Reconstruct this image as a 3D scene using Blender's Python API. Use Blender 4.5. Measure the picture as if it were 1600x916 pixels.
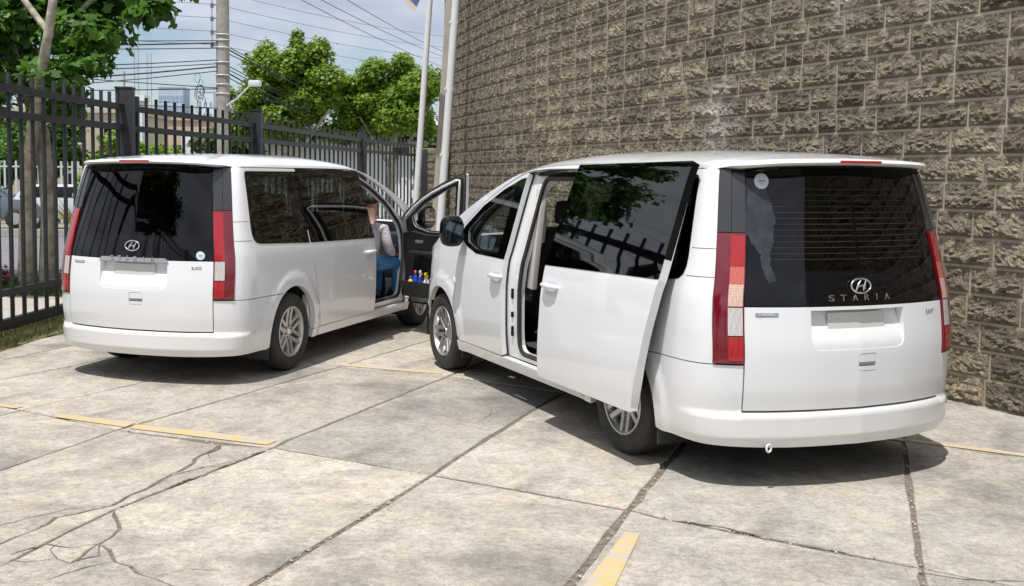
import bpy, bmesh, math, random
import numpy as np
from mathutils import Vector, Matrix
from mathutils.geometry import delaunay_2d_cdt
random.seed(7); RNG = np.random.RandomState(7)
for o in list(bpy.data.objects): bpy.data.objects.remove(o)
SC = bpy.context.scene; COL = SC.collection
R = math.radians
# ---------------------------------------------------------------- camera
cam = bpy.data.cameras.new('camera'); camo = bpy.data.objects.new('camera', cam); COL.objects.link(camo); SC.camera = camo
cam.sensor_width = 36; cam.lens = 1693.02/1600*36; cam.shift_x = .0716; cam.shift_y = -.03525; cam.clip_start = .05; cam.clip_end = 3000
cr = Vector((.999956, .0007, .009326)); cu = Vector((-.009352, .074827, .997153)); cf = Vector((0, .997196, -.07483))
camo.matrix_world = Matrix(((cr.x, cu.x, -cf.x, 0), (cr.y, cu.y, -cf.y, 0), (cr.z, cu.z, -cf.z, 1.815), (0, 0, 0, 1)))
# ---------------------------------------------------------------- world, sun
SUN_EL, SUN_AZ = R(69), R(208)      # azimuth of the sun measured clockwise from +Y
W = bpy.data.worlds.new('World'); SC.world = W; W.use_nodes = True; nt = W.node_tree; nt.nodes.clear()
def N(nt, t, **k):
    n = nt.nodes.new(t)
    for a, b in k.items():
        if a.startswith('i_'):
            key = a[2:]; key = int(key) if key.isdigit() else key.replace('_', ' ')
            n.inputs[key].default_value = b
        else: setattr(n, a, b)
    return n
def ramp(nt, src, stops, out='Color'):
    r = nt.nodes.new('ShaderNodeValToRGB'); e = r.color_ramp.elements
    while len(e) < len(stops): e.new(.5)
    for i, (p, c) in enumerate(stops):
        e[i].position = p; e[i].color = (*c, 1) if isinstance(c, tuple) else (c, c, c, 1)
    nt.links.new(src, r.inputs[0]); return r.outputs[0]
sky = N(nt, 'ShaderNodeTexSky', sky_type='NISHITA', sun_disc=False, sun_elevation=SUN_EL, sun_rotation=SUN_AZ, air_density=1.0, dust_density=.6, ozone_density=2., altitude=20)
tc = N(nt, 'ShaderNodeTexCoord'); mp = N(nt, 'ShaderNodeMapping'); mp.inputs['Scale'].default_value = (1, 1, 3.2); mp.inputs['Location'].default_value = (.9, 1.3, .35)
nz = N(nt, 'ShaderNodeTexNoise', i_Scale=2.1, i_Detail=7., i_Roughness=.52, i_Distortion=.25)
nt.links.new(tc.outputs['Generated'], mp.inputs[0]); nt.links.new(mp.outputs[0], nz.inputs[0])
sz_ = N(nt, 'ShaderNodeSeparateXYZ'); nt.links.new(tc.outputs['Generated'], sz_.inputs[0])
el = N(nt, 'ShaderNodeMapRange', i_1=.02, i_2=.22, i_3=-.10, i_4=.20); nt.links.new(sz_.outputs[2], el.inputs[0])
ea = N(nt, 'ShaderNodeMath', operation='ADD'); nt.links.new(nz.outputs[0], ea.inputs[0]); nt.links.new(el.outputs[0], ea.inputs[1])
msk = ramp(nt, ea.outputs[0], [(.42, 0.), (.60, .93)])
nz2 = N(nt, 'ShaderNodeTexNoise', i_Scale=3.4, i_Detail=6., i_Roughness=.55); nt.links.new(mp.outputs[0], nz2.inputs[0])
ccol = ramp(nt, nz2.outputs[0], [(.30, (4.8, 5.3, 6.5)), (.62, (8.4, 8.7, 9.4))])
mx = N(nt, 'ShaderNodeMix', data_type='RGBA'); nt.links.new(msk, mx.inputs[0]); nt.links.new(sky.outputs[0], mx.inputs[6]); nt.links.new(ccol, mx.inputs[7])
bg = N(nt, 'ShaderNodeBackground', i_Strength=.1); wo = N(nt, 'ShaderNodeOutputWorld')
nt.links.new(mx.outputs[2], bg.inputs[0]); nt.links.new(bg.outputs[0], wo.inputs[0])
sun = bpy.data.lights.new('sun', 'SUN'); sun.energy = 4.2; sun.angle = R(.6); sun.color = (1, .965, .915)
suno = bpy.data.objects.new('sun', sun); COL.objects.link(suno)
sd = Vector((math.sin(SUN_AZ)*math.cos(SUN_EL), math.cos(SUN_AZ)*math.cos(SUN_EL), math.sin(SUN_EL)))
suno.rotation_euler = sd.to_track_quat('Z', 'Y').to_euler(); suno.location = (0, 0, 30)
SC.render.engine = 'CYCLES'
SC.view_settings.view_transform = 'Standard'; SC.view_settings.look = 'None'; SC.view_settings.exposure = .09; SC.view_settings.gamma = 1
SC.cycles.max_bounces = 8; SC.cycles.transparent_max_bounces = 16
# ---------------------------------------------------------------- materials
MATS = {}
def mat(name, col=(.5, .5, .5), rough=.5, metal=0, coat=0, **k):
    if name in MATS: return MATS[name]
    m = bpy.data.materials.new(name); m.use_nodes = True; b = m.node_tree.nodes['Principled BSDF']
    b.inputs['Base Color'].default_value = (*col, 1); b.inputs['Roughness'].default_value = rough; b.inputs['Metallic'].default_value = metal
    b.inputs['Coat Weight'].default_value = coat; b.inputs['Coat Roughness'].default_value = .04
    for a, v in k.items(): b.inputs[a.replace('_', ' ')].default_value = v
    MATS[name] = m; return m
def texmat(name, c1, c2, scale=8, rough=.7, bump=.2, bscale=60, detail=6, objrand=0, metal=0, coords='Object', stops=(.35, .65), dist=.01):
    m = mat(name, c1, rough, metal); t = m.node_tree; b = t.nodes['Principled BSDF']
    co = N(t, 'ShaderNodeTexCoord'); n = N(t, 'ShaderNodeTexNoise', i_Scale=float(scale), i_Detail=float(detail), i_Roughness=.6)
    t.links.new(co.outputs[coords], n.inputs[0]); c = ramp(t, n.outputs[0], [(stops[0], c1), (stops[1], c2)])
    if objrand:
        oi = N(t, 'ShaderNodeObjectInfo'); hs = N(t, 'ShaderNodeHueSaturation'); mr = N(t, 'ShaderNodeMapRange', i_3=1-objrand, i_4=1+objrand)
        t.links.new(oi.outputs['Random'], mr.inputs[0]); t.links.new(mr.outputs[0], hs.inputs['Value']); t.links.new(c, hs.inputs['Color']); c = hs.outputs[0]
    t.links.new(c, b.inputs['Base Color'])
    n2 = N(t, 'ShaderNodeTexNoise', i_Scale=float(bscale), i_Detail=6.); t.links.new(co.outputs[coords], n2.inputs[0])
    bp = N(t, 'ShaderNodeBump', i_Strength=float(bump), i_Distance=float(dist)); t.links.new(n2.outputs[0], bp.inputs['Height']); t.links.new(bp.outputs[0], b.inputs['Normal'])
    return m
def glass(name, tint, refl=1.0, base=.015, body=(.004, .004, .005)):
    m = bpy.data.materials.new(name); m.use_nodes = True; t = m.node_tree; t.nodes.clear()
    tr = N(t, 'ShaderNodeBsdfTransparent'); tr.inputs[0].default_value = (*tint, 1)
    gl = N(t, 'ShaderNodeBsdfGlossy', i_Roughness=.015); gl.inputs[0].default_value = (refl, refl, refl, 1)
    fr = N(t, 'ShaderNodeFresnel', i_IOR=1.5); geo = N(t, 'ShaderNodeNewGeometry')
    mr = N(t, 'ShaderNodeMath', operation='ADD', i_1=base); t.links.new(fr.outputs[0], mr.inputs[0])
    inv = N(t, 'ShaderNodeMath', operation='SUBTRACT', i_0=1.); t.links.new(geo.outputs['Backfacing'], inv.inputs[1])
    mu = N(t, 'ShaderNodeMath', operation='MULTIPLY'); t.links.new(mr.outputs[0], mu.inputs[0]); t.links.new(inv.outputs[0], mu.inputs[1])
    ms = N(t, 'ShaderNodeMixShader'); t.links.new(mu.outputs[0], ms.inputs[0]); t.links.new(tr.outputs[0], ms.inputs[1]); t.links.new(gl.outputs[0], ms.inputs[2])
    o = N(t, 'ShaderNodeOutputMaterial'); t.links.new(ms.outputs[0], o.inputs[0]); MATS[name] = m; return m
def paint_mat(name, c, dirt=.06):
    m = mat(name, c, .28, coat=1.); t = m.node_tree; b = t.nodes['Principled BSDF']
    co = N(t, 'ShaderNodeTexCoord'); n = N(t, 'ShaderNodeTexNoise', i_Scale=2.2, i_Detail=8., i_Roughness=.7); t.links.new(co.outputs['Object'], n.inputs[0])
    sp = N(t, 'ShaderNodeSeparateXYZ'); t.links.new(co.outputs['Object'], sp.inputs[0])
    low = N(t, 'ShaderNodeMapRange', i_1=.75, i_2=.2, i_3=0., i_4=1.); t.links.new(sp.outputs[2], low.inputs[0])
    mm = N(t, 'ShaderNodeMath', operation='MULTIPLY'); t.links.new(low.outputs[0], mm.inputs[0]); t.links.new(n.outputs[0], mm.inputs[1])
    m2 = N(t, 'ShaderNodeMix', data_type='RGBA'); m2.inputs[6].default_value = (*c, 1); m2.inputs[7].default_value = (.55, .52, .46, 1)
    sc = N(t, 'ShaderNodeMath', operation='MULTIPLY', i_1=.62); t.links.new(mm.outputs[0], sc.inputs[0]); t.links.new(sc.outputs[0], m2.inputs[0])
    t.links.new(m2.outputs[2], b.inputs['Base Color'])
    r = ramp(t, n.outputs[0], [(.3, .26), (.7, .40)]); t.links.new(r, b.inputs['Roughness']); return m
WHITE = paint_mat('white_paint', (.79, .805, .83))
DARKBODY = mat('black_cavity', (.012, .012, .013), .8)
GBLACK = mat('gloss_black', (.005, .005, .006), .05, IOR=1.42)
TRIMB = texmat('black_plastic', (.018, .018, .019), (.028, .028, .03), 40, .55, .15, 400)
PILLAR = mat('satin_dark_trim', (.035, .037, .042), .3, coat=.3)
RUBBER = texmat('tyre_rubber', (.022, .022, .022), (.04, .038, .035), 12, .8, .3, 120)
ALLOY = mat('alloy_silver', (.55, .55, .55), .33, .85)
ALLOYD = mat('dark_alloy', (.10, .10, .10), .5, .6)  # darker grey alloy of brake discs, wheel nuts and step plate
CHROME = mat('chrome', (.75, .75, .76), .12, 1)
GREYB = mat('grey_badge', (.35, .35, .36), .4, .3)
FABRIC = texmat('dark_seat_fabric', (.02, .02, .022), (.035, .035, .038), 60, .9, .2, 300)
LINING = mat('pale_headlining', (.42, .41, .39), .9)
TRIMG = texmat('dark_door_trim', (.010, .010, .011), (.014, .014, .016), 30, .6, .15, 300)
TG_DARK = glass('privacy_glass', (.085, .10, .095)); TG_MID = glass('tinted_glass', (.42, .47, .45)); TG_CLEAR = glass('windscreen_glass', (.72, .80, .80)); TG_REAR = glass('rear_privacy_glass', (.012, .013, .014), .85, 0.)
def lens(name, c, e=0):
    m = mat(name, c, .12, coat=1.); t = m.node_tree; b = t.nodes['Principled BSDF']; co = N(t, 'ShaderNodeTexCoord')
    br = N(t, 'ShaderNodeTexVoronoi', distance='CHEBYCHEV', i_Scale=70., i_Randomness=.15); t.links.new(co.outputs['Object'], br.inputs[0])
    hs = N(t, 'ShaderNodeMix', data_type='RGBA', blend_type='MULTIPLY', i_0=1.); hs.inputs[6].default_value = (*c, 1)
    r = ramp(t, br.outputs['Distance'], [(.1, 1.), (.6, .62)]); t.links.new(r, hs.inputs[7]); t.links.new(hs.outputs[2], b.inputs['Base Color'])
    bp = N(t, 'ShaderNodeBump', i_Strength=.5, i_Distance=.004); t.links.new(br.outputs['Distance'], bp.inputs['Height']); t.links.new(bp.outputs[0], b.inputs['Normal'])
    b.inputs['Coat Normal'].default_value = (0, 0, 0); return m
RED = lens('red_reflex_lens', (.50, .005, .012)); GLARE_PEACH = lens('peach_sun_glare_lens', (.84, .56, .46)); GLARE_ORANGE = lens('orange_sun_glare_lens', (.70, .16, .12)); CLEARL = lens('clear_lens', (.72, .68, .68)); DRED = mat('deep_red_lens', (.16, .004, .012), .08, coat=1.)  # peach and orange tones are sun glare painted onto a red lens
MIRROR = mat('mirror_glass', (.7, .74, .78), .02, 1)
# concrete -------------------------------------------------------
def concrete(name, base, warm, pit=1.):
    m = mat(name, base, .85); t = m.node_tree; b = t.nodes['Principled BSDF']; co = N(t, 'ShaderNodeTexCoord'); P = co.outputs['Object']
    def noise(s, d=8., r=.6, dist=0.):
        n = N(t, 'ShaderNodeTexNoise', i_Scale=float(s), i_Detail=d, i_Roughness=r, i_Distortion=dist); t.links.new(P, n.inputs[0]); return n.outputs[0]
    big = ramp(t, noise(.9, 6., .6, .4), [(.33, base), (.66, warm)])
    oi = N(t, 'ShaderNodeObjectInfo'); mr = N(t, 'ShaderNodeMapRange', i_3=.86, i_4=1.08); t.links.new(oi.outputs['Random'], mr.inputs[0])
    def mul(a, bb, f=1.):
        x = N(t, 'ShaderNodeMix', data_type='RGBA', blend_type='MULTIPLY', i_0=float(f)); t.links.new(a, x.inputs[6]); t.links.new(bb, x.inputs[7]); return x.outputs[2]
    c = mul(big, ramp(t, noise(5.5, 10., .75, .5), [(.33, .70), (.58, 1.07)]))
    c = mul(c, ramp(t, noise(26, 8., .8), [(.34, .64), (.57, 1.08)]))
    c = mul(c, ramp(t, noise(120, 4., .7), [(.34, .74), (.60, 1.08)]))
    mpn = N(t, 'ShaderNodeMapping'); mpn.inputs['Scale'].default_value = (1., 2.3, 1.); mpn.inputs['Rotation'].default_value = (0, 0, .5); t.links.new(P, mpn.inputs[0])
    vo = N(t, 'ShaderNodeTexVoronoi', i_Scale=17.*pit*pit, i_Randomness=1.); t.links.new(mpn.outputs[0], vo.inputs[0])
    pits = ramp(t, vo.outputs['Distance'], [(.10, .0), (.22, 1.)])
    gate = ramp(t, noise(5.5, 4.), [(.50-.3*(pit-1), 0.), (.60-.3*(pit-1), 1.)])
    mg = N(t, 'ShaderNodeMath', operation='MAXIMUM'); t.links.new(pits, mg.inputs[0]); inv = N(t, 'ShaderNodeMath', operation='SUBTRACT', i_0=1.); t.links.new(gate, inv.inputs[1]); t.links.new(inv.outputs[0], mg.inputs[1])
    c = mul(c, ramp(t, mg.outputs[0], [(0., .66), (1., 1.)]))
    hl = N(t, 'ShaderNodeMath', operation='SUBTRACT', i_1=.5); t.links.new(noise(1.4, 7., .62, 1.2), hl.inputs[0]); ha = N(t, 'ShaderNodeMath', operation='ABSOLUTE'); t.links.new(hl.outputs[0], ha.inputs[0])
    c = mul(c, ramp(t, ha.outputs[0], [(.0, .72), (.0045, 1.)]))
    c = mul(c, ramp(t, noise(2.2, 6., .7, .2), [(.35, (.94, .96, 1.)), (.6, (1.02, 1., .97))]))
    # oily / sooty stains
    c = mul(c, ramp(t, noise(.55, 5., .62, .6), [(.38, (.60, .61, .63)), (.52, (1., 1., 1.))]))
    hv = N(t, 'ShaderNodeHueSaturation'); t.links.new(mr.outputs[0], hv.inputs['Value']); t.links.new(c, hv.inputs['Color']); t.links.new(hv.outputs[0], b.inputs['Base Color'])
    ad = N(t, 'ShaderNodeMath', operation='MULTIPLY_ADD', i_1=.5); t.links.new(noise(60, 8., .75), ad.inputs[0]); t.links.new(mg.outputs[0], ad.inputs[2])
    bp = N(t, 'ShaderNodeBump', i_Strength=.55, i_Distance=.006); t.links.new(ad.outputs[0], bp.inputs['Height']); t.links.new(bp.outputs[0], b.inputs['Normal'])
    return m
CONC = concrete('slab_concrete', (.575, .51, .425), (.475, .43, .365))
CONCG = concrete('grey_slab_concrete', (.42, .39, .34), (.49, .45, .385))
CONCP = concrete('pitted_slab_concrete', (.50, .455, .39), (.43, .395, .34), 1.45)
DIRT = texmat('joint_dirt', (.105, .088, .068), (.24, .205, .16), 25, .95, .6, 150)
def painted_haze(t, c):  # white haze smear mixed into the block colour around fixed wall points
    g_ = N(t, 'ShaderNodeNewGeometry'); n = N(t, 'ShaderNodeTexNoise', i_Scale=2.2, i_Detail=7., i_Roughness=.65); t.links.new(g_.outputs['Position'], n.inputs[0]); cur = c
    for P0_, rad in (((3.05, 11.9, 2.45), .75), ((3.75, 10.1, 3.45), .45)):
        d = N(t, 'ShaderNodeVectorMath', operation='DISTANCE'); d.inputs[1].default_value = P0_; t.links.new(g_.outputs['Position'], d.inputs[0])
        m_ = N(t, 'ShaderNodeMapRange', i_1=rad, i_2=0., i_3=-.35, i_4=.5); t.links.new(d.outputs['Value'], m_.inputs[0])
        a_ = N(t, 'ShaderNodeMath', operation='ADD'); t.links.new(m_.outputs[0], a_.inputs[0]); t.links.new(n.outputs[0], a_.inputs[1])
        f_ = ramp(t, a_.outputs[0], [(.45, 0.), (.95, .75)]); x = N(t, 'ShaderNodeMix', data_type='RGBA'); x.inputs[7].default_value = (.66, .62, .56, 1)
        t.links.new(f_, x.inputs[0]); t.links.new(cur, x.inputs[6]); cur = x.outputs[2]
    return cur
def blockmat():
    m = mat('split_face_block', (.2, .17, .13), .92); t = m.node_tree; b = t.nodes['Principled BSDF']; co = N(t, 'ShaderNodeTexCoord'); oi = N(t, 'ShaderNodeObjectInfo')
    ad = N(t, 'ShaderNodeVectorMath', operation='ADD'); t.links.new(co.outputs['Object'], ad.inputs[0])
    ml = N(t, 'ShaderNodeVectorMath', operation='SCALE'); t.links.new(oi.outputs['Location'], ml.inputs[0]); ml.inputs['Scale'].default_value = 1.7; t.links.new(ml.outputs[0], ad.inputs[1])
    def nn(s, d=8., r=.62, ds=0.):
        n = N(t, 'ShaderNodeTexNoise', i_Scale=float(s), i_Detail=d, i_Roughness=r, i_Distortion=ds); t.links.new(ad.outputs[0], n.inputs[0]); return n.outputs[0]
    c = ramp(t, nn(7, 9., .7, .5), [(.32, (.178, .141, .095)), (.50, (.272, .225, .158)), (.68, (.45, .388, .288))])
    x = N(t, 'ShaderNodeMix', data_type='RGBA', blend_type='MULTIPLY', i_0=1.); t.links.new(c, x.inputs[6]); t.links.new(ramp(t, nn(70, 5.), [(.3, .80), (.65, 1.10)]), x.inputs[7])
    hv = N(t, 'ShaderNodeHueSaturation', i_Saturation=.9); mr = N(t, 'ShaderNodeMapRange', i_3=.74, i_4=1.26); t.links.new(oi.outputs['Random'], mr.inputs[0]); t.links.new(mr.outputs[0], hv.inputs['Value'])
    wv = N(t, 'ShaderNodeNewGeometry'); wn = N(t, 'ShaderNodeTexNoise', i_Scale=.55, i_Detail=5., i_Roughness=.6); t.links.new(wv.outputs['Position'], wn.inputs[0])
    x2 = N(t, 'ShaderNodeMix', data_type='RGBA', blend_type='MULTIPLY', i_0=1.); t.links.new(x.outputs[2], x2.inputs[6]); t.links.new(ramp(t, wn.outputs[0], [(.36, (.74, .75, .75)), (.60, (1.18, 1.16, 1.10))]), x2.inputs[7])
    t.links.new(painted_haze(t, x2.outputs[2]), hv.inputs['Color']); t.links.new(hv.outputs[0], b.inputs['Base Color'])
    vo = N(t, 'ShaderNodeTexVoronoi', i_Scale=16., feature='F1', i_Detail=3., i_Roughness=.7); ds = N(t, 'ShaderNodeTexNoise', i_Scale=9., i_Detail=4.); t.links.new(ad.outputs[0], ds.inputs[0])
    av = N(t, 'ShaderNodeVectorMath', operation='MULTIPLY_ADD'); av.inputs[1].default_value = (.22, .22, .22); t.links.new(ds.outputs['Color'], av.inputs[0]); t.links.new(ad.outputs[0], av.inputs[2]); t.links.new(av.outputs[0], vo.inputs[0])
    hh = N(t, 'ShaderNodeMath', operation='ADD'); t.links.new(vo.outputs['Distance'], hh.inputs[0]); t.links.new(nn(45, 8., .7), hh.inputs[1])
    bp = N(t, 'ShaderNodeBump', i_Strength=.95, i_Distance=.026); t.links.new(hh.outputs[0], bp.inputs['Height']); t.links.new(bp.outputs[0], b.inputs['Normal']); return m
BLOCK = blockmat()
MORTAR = texmat('mortar', (.345, .295, .22), (.48, .415, .315), 9, .95, .4, 90)
def yellowmat():
    m = mat('worn_yellow_paint', (.62, .38, .06), .75); t = m.node_tree; b = t.nodes['Principled BSDF']; co = N(t, 'ShaderNodeTexCoord')
    n = N(t, 'ShaderNodeTexNoise', i_Scale=6., i_Detail=9., i_Roughness=.75); t.links.new(co.outputs['Object'], n.inputs[0])
    n2 = N(t, 'ShaderNodeTexNoise', i_Scale=55., i_Detail=4., i_Roughness=.7); t.links.new(co.outputs['Object'], n2.inputs[0])
    ad = N(t, 'ShaderNodeMath', operation='MULTIPLY_ADD', i_1=.45); t.links.new(n2.outputs[0], ad.inputs[0]); t.links.new(n.outputs[0], ad.inputs[2])
    c = ramp(t, ad.outputs[0], [(.675, (.45, .40, .33)), (.73, (.56, .42, .21)), (.90, (.59, .39, .14))]); t.links.new(c, b.inputs['Base Color']); return m
YELLOW = yellowmat()
FADED = texmat('faded_yellow_paint', (.50, .44, .35), (.56, .43, .22), 5, .85, .2, 60, stops=(.42, .6))
STEEL = texmat('dark_fence_steel', (.012, .014, .017), (.026, .028, .032), 14, .5, .1, 200)
GALV = mat('white_pole_paint', (.72, .73, .75), .35)
POLEC = texmat('weathered_pole_concrete', (.26, .24, .21), (.42, .40, .36), 3, .9, .3, 40)
BARK = texmat('pale_mottled_bark', (.24, .22, .17), (.54, .50, .41), 6, .9, .5, 30)
def leafmat(name, c, c2, tr=.45):
    m = bpy.data.materials.new(name); m.use_nodes = True; t = m.node_tree; b = t.nodes['Principled BSDF']; b.inputs['Roughness'].default_value = .5
    co = N(t, 'ShaderNodeTexCoord'); n = N(t, 'ShaderNodeTexNoise', i_Scale=1.3, i_Detail=4.); t.links.new(co.outputs['Object'], n.inputs[0]); at = N(t, 'ShaderNodeAttribute', attribute_name='tone')
    ad = N(t, 'ShaderNodeMath', operation='MULTIPLY_ADD', i_1=.5); t.links.new(at.outputs['Fac'], ad.inputs[0]); t.links.new(n.outputs[0], ad.inputs[2])
    cc = ramp(t, ad.outputs[0], [(.35, c), (1., c2)]); t.links.new(cc, b.inputs['Base Color'])
    tl = N(t, 'ShaderNodeBsdfTranslucent'); t.links.new(cc, tl.inputs[0]); ms = N(t, 'ShaderNodeMixShader', i_0=tr); o = t.nodes['Material Output']
    t.links.new(b.outputs[0], ms.inputs[1]); t.links.new(tl.outputs[0], ms.inputs[2]); t.links.new(ms.outputs[0], o.inputs[0]); MATS[name] = m; return m
LEAF1 = leafmat('plane_tree_leaf', (.025, .075, .010), (.11, .25, .028)); LEAF2 = leafmat('bright_tree_leaf', (.075, .17, .018), (.28, .42, .04)); LEAF3 = leafmat('hedge_leaf', (.035, .07, .015), (.12, .18, .04))
SKIN = mat('skin', (.42, .24, .16), .5, Subsurface_Weight=.08); DENIM = texmat('blue_denim', (.035, .16, .36), (.08, .27, .52), 30, .9, .4, 500); SHOE = mat('dark_shoe', (.02, .018, .016), .5); HAIR = mat('dark_hair', (.012, .009, .008), .6)
def checkmat():
    m = mat('checked_shirt_cloth', (.6, .55, .55), .9); t = m.node_tree; b = t.nodes['Principled BSDF']; co = N(t, 'ShaderNodeTexCoord')
    mp = N(t, 'ShaderNodeMapping'); mp.inputs['Scale'].default_value = (85, 85, 85); mp.inputs['Rotation'].default_value = (.3, .4, .2); t.links.new(co.outputs['Object'], mp.inputs[0])
    ck = N(t, 'ShaderNodeTexChecker', i_Scale=1.); ck.inputs[1].default_value = (.72, .70, .71, 1); ck.inputs[2].default_value = (.30, .25, .28, 1)
    t.links.new(mp.outputs[0], ck.inputs[0]); t.links.new(ck.outputs[0], b.inputs['Base Color']); return m
SHIRT = checkmat()
# ---------------------------------------------------------------- object helpers
def link(name, me, m=None, parent=None, loc=None):
    o = bpy.data.objects.new(name, me); COL.objects.link(o)
    if m is not None and me is not None: me.materials.append(m)
    if parent is not None: o.parent = parent
    if loc is not None: o.location = loc
    return o
def mesh(name, V, F, m=None, parent=None, smooth=False, loc=None):
    me = bpy.data.meshes.new(name); me.from_pydata([tuple(v) for v in V], [], F); me.update()
    if smooth: me.polygons.foreach_set('use_smooth', [True]*len(me.polygons))
    return link(name, me, m, parent, loc)
def thing(name, label, cat, loc=(0, 0, 0), rz=0, group=None):
    o = bpy.data.objects.new(name, None); COL.objects.link(o); o.location = loc; o.rotation_euler = (0, 0, rz); o.empty_display_size = .3
    o['label'] = label; o['category'] = cat
    if group: o['group'] = group
    return o
def tag(o, label, cat, group=None):
    o['label'] = label; o['category'] = cat
    if group: o['group'] = group
    return o
class MB:
    def __init__(s): s.V = []; s.F = []
    def add(s, V, F):
        b = len(s.V); s.V += [tuple(v) for v in V]; s.F += [tuple(i+b for i in f) for f in F]; return s
    def box(s, c, d, M=None):
        V = [Vector((c[0]+sx*d[0]/2, c[1]+sy*d[1]/2, c[2]+sz*d[2]/2)) for sx in (-1, 1) for sy in (-1, 1) for sz in (-1, 1)]
        if M is not None: V = [M @ v for v in V]
        return s.add(V, [(0, 1, 3, 2), (4, 6, 7, 5), (0, 4, 5, 1), (2, 3, 7, 6), (0, 2, 6, 4), (1, 5, 7, 3)])
    def bar(s, a, b, w, h, up=(0, 0, 1)):
        a = Vector(a); b = Vector(b); d = (b-a).normalized(); sx = d.cross(Vector(up)).normalized(); u = sx.cross(d).normalized()
        V = [p+sx*x*w/2+u*y*h/2 for p in (a, b) for x, y in ((-1, -1), (1, -1), (1, 1), (-1, 1))]
        return s.add(V, [(0, 1, 2, 3), (7, 6, 5, 4), (0, 4, 5, 1), (1, 5, 6, 2), (2, 6, 7, 3), (3, 7, 4, 0)])
    def tube(s, pts, r, n=8, closed=False, cap=True):
        pts = [Vector(p) for p in pts]; L = len(pts); rr = r if isinstance(r, (list, tuple)) else [r]*L; V = []; up = None
        for i, p in enumerate(pts):
            if closed: d = (pts[(i+1) % L]-pts[i-1])
            else: d = (pts[min(i+1, L-1)]-pts[max(i-1, 0)])
            d.normalize()
            if up is None: up = Vector((0, 0, 1)) if abs(d.z) < .9 else Vector((0, 1, 0))
            sx = d.cross(up).normalized(); up = sx.cross(d).normalized()
            V += [p+(sx*math.cos(2*math.pi*k/n)+up*math.sin(2*math.pi*k/n))*rr[i] for k in range(n)]
        F = []
        for i in range(L if closed else L-1):
            j = (i+1) % L
            for k in range(n): k2 = (k+1) % n; F.append((i*n+k, i*n+k2, j*n+k2, j*n+k))
        if cap and not closed: F += [tuple(range(n))[::-1], tuple((L-1)*n+k for k in range(n))]
        return s.add(V, F)
    def build(s, name, m, parent=None, smooth=False, bevel=0, loc=None):
        o = mesh(name, s.V, s.F, m, parent, smooth, loc)
        if bevel:
            bm = bmesh.new(); bm.from_mesh(o.data); bmesh.ops.recalc_face_normals(bm, faces=bm.faces)
            bmesh.ops.bevel(bm, geom=[e for e in bm.edges if e.calc_face_angle(0) > .5], offset=bevel, segments=2, profile=.6, affect='EDGES', clamp_overlap=True)
            bm.to_mesh(o.data); bm.free()
            o.data.polygons.foreach_set('use_smooth', [True]*len(o.data.polygons)); o.data.set_sharp_from_angle(angle=R(40))
        elif smooth:
            o.data.set_sharp_from_angle(angle=R(50))
        return o
def roundpoly(pts, rad, n=4):
    out = []; L = len(pts)
    for i in range(L):
        p = Vector(pts[i][:2]); a = Vector(pts[i-1][:2]); b = Vector(pts[(i+1) % L][:2]); r = pts[i][2] if len(pts[i]) > 2 else rad
        if r <= 0: out.append(tuple(p)); continue
        da = (a-p); db = (b-p); r1 = min(r, da.length*.45, db.length*.45); A = p+da.normalized()*r1; B = p+db.normalized()*r1
        for k in range(n+1):
            t = k/n; q = A*(1-t)**2+p*2*t*(1-t)+B*t*t; out.append(tuple(q))
    return out
def densify(poly, h):
    out = []
    for i in range(len(poly)):
        a = Vector(poly[i]); b = Vector(poly[(i+1) % len(poly)]); n = max(1, int(math.ceil((b-a).length/h)))
        for k in range(n): out.append(tuple(a+(b-a)*k/n))
    return out
def inpoly(P, poly):
    x, y = P[:, 0], P[:, 1]; c = np.zeros(len(P), bool); n = len(poly); j = n-1
    for i in range(n):
        xi, yi = poly[i]; xj, yj = poly[j]
        if yi != yj: c ^= ((yi > y) != (yj > y)) & (x < (xj-xi)*(y-yi)/(yj-yi)+xi)
        j = i
    return c
def edgedist(P, poly):
    d = np.full(len(P), 1e9)
    for i in range(len(poly)):
        a = np.array(poly[i-1]); b = np.array(poly[i]); ab = b-a; L = max(ab@ab, 1e-12)
        t = np.clip(((P-a)@ab)/L, 0, 1); d = np.minimum(d, np.hypot(*(P-(a+t[:, None]*ab)).T))
    return d
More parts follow.
